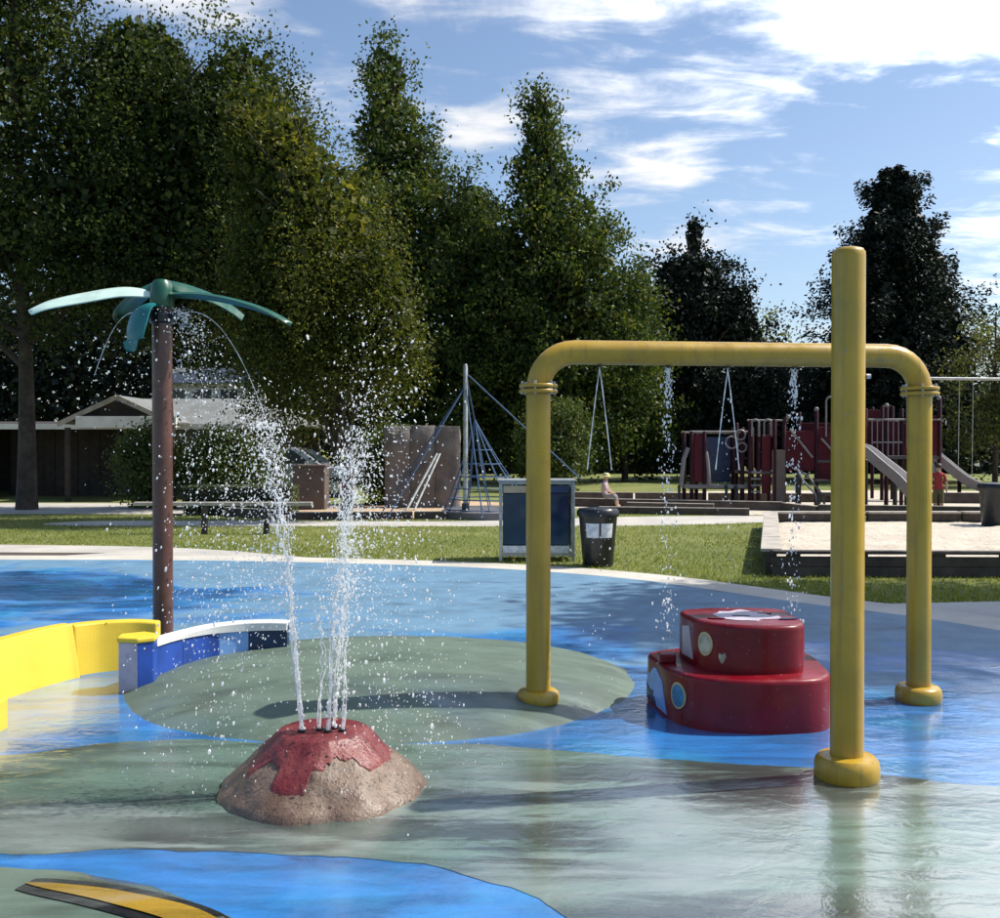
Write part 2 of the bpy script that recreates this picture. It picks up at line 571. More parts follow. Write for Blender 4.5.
M['galv'] = surf_mat('galvanised_metal', (0.35, 0.37, 0.37), 0.5, 0.2, 8.0, 0.1, 60.0, metallic=0.4)
M['glass_panel'] = surf_mat('dark_panel', (0.012, 0.035, 0.07), 0.12, 0.3, 1.5, 0.0)
M['tan_label'] = surf_mat('tan_label', (0.42, 0.33, 0.22), 0.5, 0.1, 4.0, 0.0)
M['poster'] = surf_mat('poster', (0.62, 0.64, 0.68), 0.5, 0.25, 14.0, 0.0, dirt=0.4, dirt_col=(0.2, 0.2, 0.24))
M['timber'] = surf_mat('dark_timber', (0.055, 0.042, 0.035), 0.75, 0.35, 4.0, 0.5, 30.0)
M['timber_top'] = surf_mat('weathered_timber', (0.40, 0.36, 0.31), 0.8, 0.2, 4.0, 0.5, 30.0, dirt=0.3)
M['maroon'] = surf_mat('maroon_paint', (0.065, 0.004, 0.012), 0.5, 0.2, 3.0, 0.1, 30.0, spec=0.2)
M['maroon_dark'] = surf_mat('maroon_post_paint', (0.030, 0.005, 0.009), 0.5, 0.2, 3.0, 0.1, 30.0, spec=0.2)
M['play_rail'] = surf_mat('play_rail_coating', (0.17, 0.16, 0.165), 0.5, 0.15, 6.0, 0.1, 60.0)
M['slide'] = surf_mat('slide_plastic', (0.50, 0.47, 0.46), 0.35, 0.1, 3.0, 0.1, 30.0)
M['slide_side'] = surf_mat('slide_side_plastic', (0.20, 0.17, 0.17), 0.4, 0.1, 3.0, 0.1, 30.0)
M['deck'] = surf_mat('deck_coating', (0.05, 0.045, 0.045), 0.6, 0.2, 5.0, 0.2, 40.0)
M['rope'] = surf_mat('blue_rope', (0.05, 0.10, 0.20), 0.8, 0.2, 20.0, 0.3, 90.0)
M['rope_grey'] = surf_mat('grey_rope', (0.30, 0.31, 0.30), 0.8, 0.2, 20.0, 0.3, 90.0)
M['brown_wall'] = surf_mat('brown_concrete', (0.115, 0.088, 0.080), 0.85, 0.15, 1.5, 0.4, 20.0, dirt=0.4)
M['roof'] = surf_mat('roof_sheet', (0.19, 0.195, 0.185), 0.6, 0.15, 1.5, 0.3, 9.0, dirt=0.35, dirt_col=(0.14, 0.15, 0.11))
M['dark_wall'] = surf_mat('dark_brown_boards', (0.035, 0.026, 0.022), 0.8, 0.25, 2.0, 0.3, 15.0)
M['grey_wall'] = surf_mat('grey_siding', (0.11, 0.11, 0.12), 0.8, 0.2, 2.0, 0.3, 15.0)
M['window_glass'] = surf_mat('window_glass', (0.03, 0.04, 0.05), 0.06, 0.2, 1.5, 0.0)
M['bark'] = surf_mat('bark', (0.055, 0.042, 0.032), 0.9, 0.4, 3.0, 0.9, 14.0, bdist=0.03)
M['birch_bark'] = surf_mat('birch_bark', (0.14, 0.13, 0.115), 0.85, 0.4, 3.0, 0.8, 10.0, dirt=0.7, dirt_col=(0.02, 0.018, 0.016), bdist=0.02)
M['silver_paint'] = surf_mat('silver_car_paint', (0.45, 0.46, 0.48), 0.25, 0.05, 3.0, 0.0, metallic=0.5, coat=0.6)
M['rubber'] = surf_mat('tyre_rubber', (0.015, 0.015, 0.016), 0.7, 0.2, 8.0, 0.2, 60.0)
M['headlamp'] = surf_mat('headlamp_lens', (0.6, 0.6, 0.6), 0.1, 0.05, 4.0, 0.0)
M['skin'] = surf_mat('skin', (0.48, 0.30, 0.21), 0.5, 0.1, 9.0, 0.0)
M['cloth_pink'] = surf_mat('pink_cloth', (0.55, 0.40, 0.40), 0.85, 0.2, 30.0, 0.3, 120.0)
M['cloth_rose'] = surf_mat('rose_cloth', (0.45, 0.15, 0.15), 0.85, 0.2, 30.0, 0.3, 120.0)
M['cloth_red'] = surf_mat('red_cloth', (0.34, 0.035, 0.04), 0.85, 0.2, 30.0, 0.3, 120.0)
M['cloth_grey'] = surf_mat('grey_cloth', (0.22, 0.21, 0.22), 0.85, 0.2, 30.0, 0.3, 120.0)
M['cloth_olive'] = surf_mat('olive_cloth', (0.11, 0.10, 0.04), 0.85, 0.2, 30.0, 0.3, 120.0)
M['hat'] = surf_mat('straw_hat', (0.62, 0.56, 0.26), 0.8, 0.1, 20.0, 0.3, 80.0)
M['hair'] = surf_mat('dark_hair', (0.03, 0.018, 0.012), 0.5, 0.3, 30.0, 0.3, 120.0)
M['leaf_birch'] = leaf_mat('birch_leaf', (0.016, 0.032, 0.010), (0.046, 0.072, 0.016), (0.15, 0.165, 0.038), 0.36)
M['leaf_gold'] = leaf_mat('golden_birch_leaf', (0.030, 0.048, 0.011), (0.088, 0.108, 0.020), (0.25, 0.235, 0.05), 0.42)
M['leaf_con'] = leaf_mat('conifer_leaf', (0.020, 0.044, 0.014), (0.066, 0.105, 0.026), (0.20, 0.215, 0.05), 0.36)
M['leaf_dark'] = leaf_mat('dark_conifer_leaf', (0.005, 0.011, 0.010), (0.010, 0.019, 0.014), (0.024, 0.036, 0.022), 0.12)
M['leaf_pale'] = leaf_mat('pale_leaf', (0.06, 0.075, 0.03), (0.13, 0.15, 0.055), (0.24, 0.25, 0.11), 0.45)
M['leaf_shrub'] = leaf_mat('shrub_leaf', (0.04, 0.07, 0.024), (0.09, 0.13, 0.04), (0.19, 0.20, 0.07), 0.35)
M['leaf_hedge'] = leaf_mat('hedge_leaf', (0.07, 0.09, 0.06), (0.13, 0.15, 0.09), (0.22, 0.23, 0.15), 0.3)
M['grass_blade'] = leaf_mat('grass_blade', (0.12, 0.17, 0.025), (0.24, 0.28, 0.055), (0.46, 0.42, 0.16), 0.45)


def water_mat():
    m, t, out = new_mat('water_drops')
    p = t.node('ShaderNodeBsdfPrincipled')
    p.inputs['Base Color'].default_value = (0.99, 0.99, 0.99, 1)
    p.inputs['Roughness'].default_value = 0.08
    p.inputs['IOR'].default_value = 1.33
    tr = t.node('ShaderNodeBsdfTranslucent')
    tr.inputs[0].default_value = (1.0, 1.0, 1.0, 1)
    tp = t.node('ShaderNodeBsdfTransparent')
    a = t.node('ShaderNodeMixShader')
    a.inputs[0].default_value = 0.72
    t.l.new(p.outputs[0], a.inputs[1])
    t.l.new(tr.outputs[0], a.inputs[2])
    b = t.node('ShaderNodeMixShader')
    oc = t.node('ShaderNodeTexCoord').outputs['Object']
    t.put(b.inputs[0], t.rng(t.noise(oc, 45.0, 3), 0.4, 0.62, 0.0, 0.3))
    t.l.new(a.outputs[0], b.inputs[1])
    t.l.new(tp.outputs[0], b.inputs[2])
    t.l.new(b.outputs[0], out.inputs[0])
    return m


M['water'] = water_mat()

# ------------------------------------------------------------------ ground, pad, paths
bm_ = MB()
bm_.add([(-400, -60, 0), (400, -60, 0), (400, 900, 0), (-400, 900, 0)], [(0, 1, 2, 3)])
tag(bm_.build('lawn', M['lawn']), 'mown green lawn round the splash pad', 'lawn', kind='structure')

PAD = [(-16, 13.2), (-11, 14.2), (-7, 14.2), (-4, 14.1), (-1.4, 13.6), (0.3, 13.0), (1.5, 12.2), (2.3, 11.3), (3.1, 10.25), (3.9, 9.4), (4.5, 8.4),
       (5.3, 6.5), (5.6, 3.5), (5.0, -1), (2, -5), (-6, -6), (-14, -3), (-18, 4)]
pad_c = catmull([(x, y, 0) for x, y in PAD], 6, True)


def offset_poly(poly, d):
    out = []
    n = len(poly)
    for i in range(n):
        t = (poly[(i + 1) % n] - poly[i - 1]).normalized()
        nrm = Vector((-t.y, t.x, 0))
        out.append(poly[i] + nrm * d)
    return out


area = sum(pad_c[i].x * pad_c[(i + 1) % len(pad_c)].y - pad_c[(i + 1) % len(pad_c)].x * pad_c[i].y for i in range(len(pad_c)))
sgn = -1 if area > 0 else 1
rim_c = offset_poly(pad_c, 0.62 * sgn)
tag(sheet('concrete_rim', rim_c, 0.006, M['concrete']), 'pale concrete strip round the blue splash pad', 'kerb')
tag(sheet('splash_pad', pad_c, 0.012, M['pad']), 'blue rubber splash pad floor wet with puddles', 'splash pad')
# apron of paving at the right
tag(sheet('pavement', [(3.6, 10.2), (5.2, 10.4), (8, 9.6), (14, 8.6), (14, -2), (5, -2), (5.4, 3.5), (4.4, 8.6)], 0.003, M['apron']), 'grey concrete paving right of the splash pad', 'pavement')
# path on the left and behind the lawn
tag(sheet('path', catmull([(-30, 17.8, 0), (-14, 17.2, 0), (-9, 16.6, 0), (-5.5, 16.1, 0), (-3.4, 15.0, 0), (-2.6, 14.2, 0), (-4.5, 14.3, 0), (-9, 15.3, 0), (-15, 15.8, 0), (-30, 16.3, 0)], 4, True), 0.003, M['path']),
    'pale concrete path running left behind the splash pad', 'path')
tag(sheet('dark_strip', [(-30, 15.0), (-12, 14.9), (-6.6, 14.75), (-6.0, 15.2), (-12, 15.55), (-30, 15.9)], 0.0045, M['dark_ground']), 'dark strip between path and pad', 'dark_ground')  # thin dark sheet laid between path and pad
tag(sheet('footpath', catmull([(-9, 20.6, 0), (-2, 20.4, 0), (3, 20.6, 0), (6.2, 21.8, 0), (6.4, 23.5, 0), (3, 23.2, 0), (-1, 21.8, 0), (-6, 21.9, 0), (-9, 21.8, 0)], 4, True), 0.003, M['path']),
    'pale footpath between the lawn and the play area', 'path')
tag(sheet('forecourt', [(-24, 24.3), (-10, 24.2), (-3, 23.6), (-2, 25.6), (-5.5, 29), (-24, 29)], 0.003, M['path']), 'pale paved forecourt of the pavilion', 'paving')
tag(sheet('play_sand', catmull([(3.0, 25.0, 0), (7, 23.6, 0), (14, 22.6, 0), (22, 23, 0), (24, 30, 0), (18, 37, 0), (8, 37, 0), (3.0, 33, 0), (1.8, 28, 0)], 5, True), 0.004, M['sand']), 'pale sand under the play structures', 'sand')
tag(sheet('wood_chips', catmull([(-4.6, 22.6, 0), (-1.6, 22.4, 0), (0.8, 23.0, 0), (1.2, 27, 0), (-1, 30, 0), (-4, 28.5, 0), (-5.2, 25, 0)], 5, True), 0.005, M['chips']), 'tan wood chips under the rope net', 'wood chips')

# raised islands of green rubber
MOUNDS = [(-0.80, 6.8, 1.72, 1.5, 0.185, 0.9, 0.0)]


def mound_h(x, y):
    h = 0.0
    for (mx, my, rx, ry, hh, e, rot) in MOUNDS:
        q = ((x - mx) / rx) ** 2 + ((y - my) / ry) ** 2
        if q < 1:
            h = max(h, hh * (1 - q) ** e)
    return h


def flat_island(name, outline, z, mat, label):
    pts = catmull([(x, y, 0) for x, y in outline], 14, True)
    pts = [p + Vector((0.04 * mnoise.noise(p * 3.1), 0.04 * mnoise.noise(p * 3.1 + Vector((7, 3, 1))), 0)) + Vector((0.014 * mnoise.noise(p * 13), 0.014 * mnoise.noise(p * 13 + Vector((7, 3, 1))), 0)) for p in pts]
    me = bpy.data.meshes.new(name)
    bm = bmesh.new()
    f = bm.faces.new([bm.verts.new((p.x, p.y, z)) for p in pts])
    f.normal_update()
    if f.normal.z < 0:
        f.normal_flip()
    r_ = bmesh.ops.extrude_edge_only(bm, edges=bm.edges[:])
    for v in [e for e in r_['geom'] if isinstance(e, bmesh.types.BMVert)]:
        v.co.z = 0.004
    bmesh.ops.triangulate(bm, faces=[f])
    bm.to_mesh(me)
    bm.free()
    me.materials.append(mat)
    o = bpy.data.objects.new(name, me)
    col.objects.link(o)
    return tag(o, label, 'mound', kind='structure')


def island(name, outline, height, mat, edge=0.03, label=None, power=0.8, z0=0.012, rings=14):
    """a soft raised island with a rounded edge following an outline"""
    pts = catmull([(x, y, 0) for x, y in outline], 14, True)
    pts = [p + Vector((0.035 * mnoise.noise(p * 3.1), 0.035 * mnoise.noise(p * 3.1 + Vector((7, 3, 1))), 0)) + Vector((0.012 * mnoise.noise(p * 13), 0.012 * mnoise.noise(p * 13 + Vector((7, 3, 1))), 0)) for p in pts]
    c = sum(pts, Vector()) / len(pts)
    n = len(pts)
    vs, fs = [], []
    for i in range(rings + 1):
        s = i / rings
        z = z0 + (edge * min(1.0, (1 - s) * 8) ** 0.5 + height * (1 - s * s) ** power) if i < rings else z0 - 0.004
        for p in pts:
            q = c + (p - c) * s if i else c
            w = 0.006 * mnoise.noise(Vector((q.x * 1.7, q.y * 1.7, 3.3))) * (1 - s)
            vs.append((q.x, q.y, z + w))
    for i in range(rings):
        for k in range(n):
            a, b = i * n + k, i * n + (k + 1) % n
            if i == 0:
                fs.append((b, (i + 1) * n + k, (i + 1) * n + (k + 1) % n)) if False else fs.append((a, a + n, (i + 1) * n + (k + 1) % n))
            else:
                fs.append((a, a + n, (i + 1) * n + (k + 1) % n, b))
    mb = MB()
    mb.add(vs, fs)
    o = mb.build(name, mat, smooth=60)
    bm = bmesh.new()
    bm.from_mesh(o.data)
    bmesh.ops.remove_doubles(bm, verts=bm.verts, dist=1e-5)
    bmesh.ops.recalc_face_normals(bm, faces=bm.faces)
    bm.to_mesh(o.data)
    bm.free()
    return tag(o, label, 'mound', kind='structure')


mx, my, rx, ry, hh, ee, _ = MOUNDS[0]
ell = [(mx + rx * math.cos(a) * (1 + 0.03 * math.sin(3 * a)), my + ry * math.sin(a) * (1 + 0.02 * math.cos(2 * a))) for a in [2 * PI * k / 16 for k in range(16)]]
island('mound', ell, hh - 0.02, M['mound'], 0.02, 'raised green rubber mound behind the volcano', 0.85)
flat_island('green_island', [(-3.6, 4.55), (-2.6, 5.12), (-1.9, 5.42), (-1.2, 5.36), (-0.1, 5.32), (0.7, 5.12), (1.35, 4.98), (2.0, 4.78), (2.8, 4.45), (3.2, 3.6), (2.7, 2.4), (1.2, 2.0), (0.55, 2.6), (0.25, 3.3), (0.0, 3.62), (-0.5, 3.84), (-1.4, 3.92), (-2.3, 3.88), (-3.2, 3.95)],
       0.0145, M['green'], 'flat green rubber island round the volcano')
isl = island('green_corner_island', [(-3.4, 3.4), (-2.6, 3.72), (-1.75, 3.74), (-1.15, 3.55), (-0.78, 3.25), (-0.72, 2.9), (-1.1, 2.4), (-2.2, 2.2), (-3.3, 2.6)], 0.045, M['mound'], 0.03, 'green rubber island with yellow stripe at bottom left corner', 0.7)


def ribbon(name, pts, mat, z, parent=None):
    """thin inlaid strip: centre line of (x, y, half width)"""
    P = catmull(pts, 8)
    vs, fs = [], []
    for i, p in enumerate(P):
        t = P[min(i + 1, len(P) - 1)] - P[max(i - 1, 0)]
        nrm = Vector((-t.y, t.x, 0)).normalized()
        for sd in (-1, 0, 1):
            q = Vector((p.x, p.y, 0)) + nrm * (p.z * sd)
            vs.append((q.x, q.y, z))
    n = len(P)
    for i in range(n - 1):
        for k in range(2):
            fs.append((i * 3 + k, i * 3 + k + 1, i * 3 + k + 4, i * 3 + k + 3))
    mb = MB()
    mb.add(vs, fs)
    return mb.build(name, mat, parent)


isl_obj = isl
st = [(-1.66, 3.48, 0.004), (-1.55, 3.455, 0.028), (-1.3, 3.38, 0.05), (-1.0, 3.24, 0.06), (-0.84, 3.04, 0.05), (-0.8, 2.8, 0.01)]
# drape the stripe on the island surface


def drape(o, dz):
    dg = bpy.context.evaluated_depsgraph_get()
    from mathutils.bvhtree import BVHTree
    bvh = BVHTree.FromObject(isl_obj, dg)
    for v in o.data.vertices:
        h = bvh.ray_cast(Vector((v.co.x, v.co.y, 2)), Vector((0, 0, -1)))
        v.co.z = (h[0].z if h[0] else 0.014) + dz


bl = ribbon('outline_stripe', [(a, b, c + 0.05) for a, b, c in st], M['black_line'], 0.05, isl)
drape(bl, 0.004)
yl = ribbon('yellow_stripe', st, M['yellow_line'], 0.055, isl)
drape(yl, 0.008)

# ------------------------------------------------------------------ volcano fountain
VX, VY = -0.83, 4.66
VR, VH = 0.455, 0.255


def vol_r(z, a):
    t = z / VH
    r = VR * (1 - t) + 0.19 * t + 0.008 * math.sin(PI * t) + 0.02 * (1 - t) ** 6
    w = mnoise.noise(Vector((math.cos(a) * 2.1, math.sin(a) * 2.1, t * 2.3))) * 0.03
    w += mnoise.noise(Vector((math.cos(a) * 6, math.sin(a) * 6, t * 5))) * 0.012
    w += mnoise.noise(Vector((math.cos(a) * 22, math.sin(a) * 22, t * 18))) * 0.004
    return r + w * (1 - 0.5 * t)


def stone_mat(name, c1, c2, c3):
    m, t, out = new_mat(name)
    oc = t.node('ShaderNodeTexCoord').outputs['Object']
    n1 = t.noise(oc, 5, 5, 0.6)
    n2 = t.noise(oc, 55, 3, 0.7)
    vor = t.node('ShaderNodeTexVoronoi')
    t.put(vor.inputs['Vector'], oc)
    vor.inputs['Scale'].default_value = 75
    c = t.mix(t.rng(n1, 0.35, 0.65), c1, c2)
    c = t.mix(t.rng(n2, 0.52, 0.66, 0, 0.8), c, c3)
    p = t.node('ShaderNodeBsdfPrincipled')
    t.put(p.inputs['Base Color'], c)
    t.put(p.inputs['Roughness'], t.rng(n1, 0.3, 0.7, 0.3, 0.6))
    t.put(p.inputs['Normal'], t.bump(t.math('ADD', t.math('MULTIPLY', vor.outputs['Distance'], 0.5), n2), 0.55, 0.006))
    t.l.new(p.outputs[0], out.inputs[0])
    return m


M['stone'] = stone_mat('volcano_stone', (0.13, 0.080, 0.054), (0.20, 0.14, 0.10), (0.05, 0.036, 0.028))
M['lava'] = stone_mat('volcano_lava', (0.15, 0.022, 0.024), (0.22, 0.05, 0.045), (0.05, 0.012, 0.014))

vol = empty('volcano_fountain', (VX, VY, 0.03), 'red topped brown rubber volcano with water jets shooting out', 'fountain')
mb = MB()
NA, NZ = 96, 26
vs, fs = [], []
for i in range(NZ + 1):
    z = VH * i / NZ
    for k in range(NA):
        a = 2 * PI * k / NA
        r = vol_r(z, a)
        vs.append((r * math.cos(a), r * math.sin(a), z - (0.02 if i == 0 else 0)))
for i in range(NZ):
    for k in range(NA):
        fs.append((i * NA + k, i * NA + (k + 1) % NA, (i + 1) * NA + (k + 1) % NA, (i + 1) * NA + k))
# crater
b0 = len(vs)
for k in range(NA):
    a = 2 * PI * k / NA
    vs.append((0.155 * math.cos(a), 0.155 * math.sin(a), VH - 0.01))
for k in range(NA):
    fs.append((NZ * NA + k, NZ * NA + (k + 1) % NA, b0 + (k + 1) % NA, b0 + k))
fs.append(tuple(b0 + k for k in range(NA)))
mb.add(vs, fs)
mb.build('cone', M['stone'], vol, smooth=60)
# lava: a thin skin with runs of different length
mb = MB()
vs, fs = [], []


def lava_len(a):
    d = math.degrees(a) % 360
    base = 0.36 + 0.06 * math.sin(3 * a + 1) + 0.04 * math.sin(7 * a) + 0.03 * math.sin(17 * a)
    for (c, w, L) in ((256, 17, 0.72), (345, 40, 0.5), (205, 18, 0.62), (90, 25, 0.6)):
        x = abs((d - c + 180) % 360 - 180)
        if x < w:
            base = max(base, L * min(1, (1 - (x / w) ** 4) * 1.3))
    return base


NL = 12
NA2 = 192
for k in range(NA2):
    a = 2 * PI * k / NA2
    L = lava_len(a) + 0.05 * mnoise.noise(Vector((math.cos(a) * 14, math.sin(a) * 14, 2))) + random.uniform(-0.02, 0.02)
    for i in range(NL + 1):
        t = 1 - L * i / NL
        z = VH * t
        r = vol_r(z, a) + (0.0045 if i < NL else -0.004)
        zz_ = z + 0.003 if i < NL else z
        vs.append((r * math.cos(a), r * math.sin(a), zz_))
    vs.append((0.152 * math.cos(a), 0.152 * math.sin(a), VH + 0.004))
W_ = NL + 2
for k in range(NA2):
    k2 = (k + 1) % NA2
    for i in range(NL):
        fs.append((k * W_ + i, k * W_ + i + 1, k2 * W_ + i + 1, k2 * W_ + i))
    fs.append((k * W_ + NL + 1, k * W_, k2 * W_, k2 * W_ + NL + 1))
fs.append(tuple(k * W_ + NL + 1 for k in range(NA2)))
mb.add(vs, fs)
mb.build('lava_coat', M['lava'], vol, smooth=50)
NOZ = [(-0.085, -0.055), (-0.005, -0.03), (0.035, -0.06), (0.06, 0.0), (0.10, -0.045)]
for (nx, ny) in NOZ:
    MB().lathe([(0.019, 0), (0.019, 0.012), (0.013, 0.014), (0.012, 0.004)], (nx, ny, VH + 0.003), 14).build('nozzle', M['black_plastic'], vol, smooth=40)

# ------------------------------------------------------------------ yellow pipes
def flange_prof(r, R_, h):
    return [(R_ * 0.96, 0), (R_, 0.012), (R_, h * 0.55), (R_ * 0.96, h * 0.78), (R_ * 0.86, h * 0.94), (r * 1.12, h), (r * 1.0, h)]


def pole_base(parent, x, y, z, r=0.083, Rb=0.152, h=0.115):
    o = MB().lathe(flange_prof(r, Rb, h), (x, y, z), 40).build('base_flange', M['yellow'], parent, smooth=40)
    for k in range(0):
        pass
    return o


pole = empty('spray_pole', (1.67, 4.80, 0.012), 'tall straight yellow pole with rounded base standing nearest the camera', 'pole')
H = 2.545
MB().lathe([(0.078, 0.02), (0.078, H - 0.045), (0.077, H - 0.022), (0.066, H - 0.006), (0.045, H + 0.001), (0.01, H + 0.003)], n=48).build('pole', M['yellow'], pole, smooth=40)
pole_base(pole, 0, 0, 0)
MB().lathe([(0.012, 0), (0.012, 0.02), (0.006, 0.022)], n=12).build('spray_nozzle', M['grey_metal'], pole, smooth=40, loc=(0.079, -0.02, 1.93)).rotation_euler = (0, R(90), 0)

ALX, ALY = 0.23, 6.0
ARX, ARY = 2.63, 6.27
zl = mound_h(ALX, ALY) + 0.014
arch = empty('spray_arch', (0, 0, 0), 'yellow pipe arch with flanged elbows spraying thin streams of water', 'arch')
ztop = 2.175
zj = 1.955
er = 0.22
A0, A1 = Vector((ALX, ALY, 0)), Vector((ARX, ARY, 0))
ad = (A1 - A0).normalized()
pr = 0.0735
MB().lathe([(pr, zl + 0.03), (pr, zj)], (ALX, ALY, 0), 40).build('post', M['yellow'], arch, smooth=40)
MB().lathe([(pr, 0.04), (pr, zj)], (ARX, ARY, 0), 40).build('post', M['yellow'], arch, smooth=40)
pole_base(arch, ALX, ALY, zl - 0.012, pr, 0.128, 0.075)
pole_base(arch, ARX, ARY, 0.012, pr, 0.14, 0.1)
elb = []
pts = [A0 + Vector((0, 0, zj - 0.02)), A0 + Vector((0, 0, ztop - er))]
for k in range(1, 9):
    a = PI / 2 * k / 8
    pts.append(A0 + ad * (er * (1 - math.cos(a))) + Vector((0, 0, ztop - er + er * math.sin(a))))
for k in range(1, 8):
    pts.append(A0.lerp(A1, 0) + ad * (er + (2 * 0 + ((A1 - A0).length - 2 * er)) * k / 8) + Vector((0, 0, ztop)))
for k in range(0, 9):
    a = PI / 2 * k / 8
    pts.append(A1 - ad * (er * (1 - math.sin(a))) + Vector((0, 0, ztop - er + er * math.cos(a))))
pts.append(A1 + Vector((0, 0, zj - 0.02)))
MB().tube(pts, pr, 32).build('top_pipe', M['yellow'], arch, smooth=40)
for P_ in (A0, A1):
    for dz in (-0.028, 0.004):
        o = MB().lathe([(0.08, 0), (0.112, 0.001), (0.116, 0.006), (0.116, 0.018), (0.112, 0.023), (0.08, 0.0245)], (P_.x, P_.y, zj + dz), 40).build('joint_flange', M['yellow'], arch, smooth=40)
    for k in range(6):
        a = 2 * PI * k / 6 + 0.3
        MB().lathe([(0.008, -0.03), (0.008, 0.05)], (P_.x + 0.1 * math.cos(a), P_.y + 0.1 * math.sin(a), zj - 0.005), 6).build('bolt', M['grey_metal'], arch)
STREAMS = []
for px in (597, 665, 725, 793):
    d = 6.2
    x = (px - 500) / 1000 * d
    t = (x - A0.x) / (A1.x - A0.x)
    p = A0.lerp(A1, t)
    STREAMS.append((p.x, p.y))
    MB().lathe([(0.016, -0.012), (0.016, 0.03)], (p.x, p.y, ztop - pr - 0.004), 12).build('nozzle', M['black_plastic'], arch)

# ------------------------------------------------------------------ palm water tree
PX, PY = -2.70, 8.0
palm = empty('palm_fountain', (PX, PY, 0.012), 'brown pipe palm with green plastic fronds spraying water', 'fountain')
PH = 2.72
MB().lathe([(0.078, 0), (0.078, PH)], n=32).build('trunk', M['brown_pipe'], palm, smooth=40)
MB().lathe(flange_prof(0.078, 0.14, 0.09), n=32).build('base_flange', M['brown_pipe'], palm, smooth=40)
MB().lathe([(0.085, PH - 0.02), (0.095, PH), (0.092, PH + 0.10), (0.082, PH + 0.17), (0.06, PH + 0.205), (0.02, PH + 0.215)], n=28).build('hub', M['frond'], palm, smooth=40)
MB().lathe([(0.085, PH - 0.14), (0.10, PH - 0.13), (0.10, PH - 0.05), (0.085, PH - 0.04)], n=28).build('collar', M['black_plastic'], palm, smooth=40)


def frond(azd, zprof, length, width, mat, z0, roll=0.0, cup=0.03):
    """leaf plate of thickness 14 mm: zprof gives (s, dr, dz) along the mid rib"""
    a = R(azd)
    out = Vector((math.cos(a), math.sin(a), 0))
    sd = Vector((-math.sin(a), math.cos(a), 0))
    P = catmull([(r * length, z, 0) for r, z in zprof], 6)
    n = len(P)
    vs, fs = [], []
    K = 6
    for i, p in enumerate(P):
        s = i / (n - 1)
        w = width * (0.22 + 0.78 * math.sin(PI * min(1, (s * 0.93 + 0.02)) ** 0.85) ** 0.75) * (1 if s < 0.985 else 0.35)
        t = (P[min(i + 1, n - 1)] - P[max(i - 1, 0)]).normalized()
        nrm = (out * -t.y + Vector((0, 0, 1)) * t.x)
        side = (sd * math.cos(roll) + nrm * math.sin(roll)).normalized()
        nr2 = side.cross(out * t.x + Vector((0, 0, 1)) * t.y)
        if nr2.z < 0:
            nr2 = -nr2
        for k in range(K + 1):
            q = k / K * 2 - 1
            c = out * p.x + Vector((0, 0, z0 + p.y)) + side * (q * w / 2) - nr2 * (cup * q * q)
            vs.append(c + nr2 * 0.0045)
            vs.append(c - nr2 * 0.0045)
    W2 = 2 * (K + 1)
    for i in range(n - 1):
        for k in range(K):
            a0 = i * W2 + 2 * k
            fs.append((a0, a0 + 2, a0 + W2 + 2, a0 + W2))
            fs.append((a0 + 1, a0 + W2 + 1, a0 + W2 + 3, a0 + 3))
        fs.append((i * W2, i * W2 + W2, i * W2 + W2 + 1, i * W2 + 1))
        e = i * W2 + 2 * K
        fs.append((e, e + 1, e + W2 + 1, e + W2))
    e0 = (n - 1) * W2
    for k in range(K):
        fs.append((2 * k, 2 * k + 1, 2 * k + 3, 2 * k + 2))
        fs.append((e0 + 2 * k, e0 + 2 * k + 2, e0 + 2 * k + 3, e0 + 2 * k + 1))
    m_ = MB()
    m_.add(vs, fs)
    return m_.build('frond', mat, palm, smooth=40)


f1 = frond(190, [(0.06, 0), (0.3, 0.015), (0.6, -0.04), (0.85, -0.10), (1, -0.17)], 1.0, 0.27, M['frond_sheen'], PH + 0.11, R(-26), 0.02)
f1['label'] = 'frond pointing left with its lit sheen painted pale mint'
frond(-8, [(0.06, 0), (0.35, -0.02), (0.65, -0.09), (0.85, -0.17), (1, -0.26)], 1.08, 0.22, M['frond'], PH + 0.11, R(-4), 0.03)
f2 = frond(232, [(0.3, 0.0), (0.62, -0.05), (0.8, -0.18), (0.86, -0.3), (0.84, -0.4)], 0.30, 0.26, M['frond_teal'], PH + 0.02, R(0), 0.02)
f2['label'] = 'teal frond hanging down'
frond(140, [(0.06, 0.12), (0.3, 0.10), (0.6, 0.05), (0.85, -0.02), (1, -0.1)], 0.70, 0.34, M['frond'], PH + 0.09, R(-22), 0.05)
frond(42, [(0.06, 0.12), (0.3, 0.10), (0.6, 0.05), (0.85, -0.03), (1, -0.1)], 0.72, 0.34, M['frond'], PH + 0.09, R(22), 0.05)
for a in (200, 335):
    p = (0.12 * math.cos(R(a)), 0.12 * math.sin(R(a)), PH - 0.09)
    MB().tube([(p[0] * 0.7, p[1] * 0.7, p[2]), (p[0] * 1.25, p[1] * 1.25, p[2] + 0.02)], 0.022, 12).build('nozzle', M['black_plastic'], palm, smooth=40)

# ------------------------------------------------------------------ red boat
boat = empty('play_boat', (1.4, 5.9, 0.012), 'glossy dark red two tier toy boat with portholes', 'toy boat')


def bpts(L, inner=0.0):
    return [Vector((x - 1.4, y - 5.9, 0)) for x, y in L]


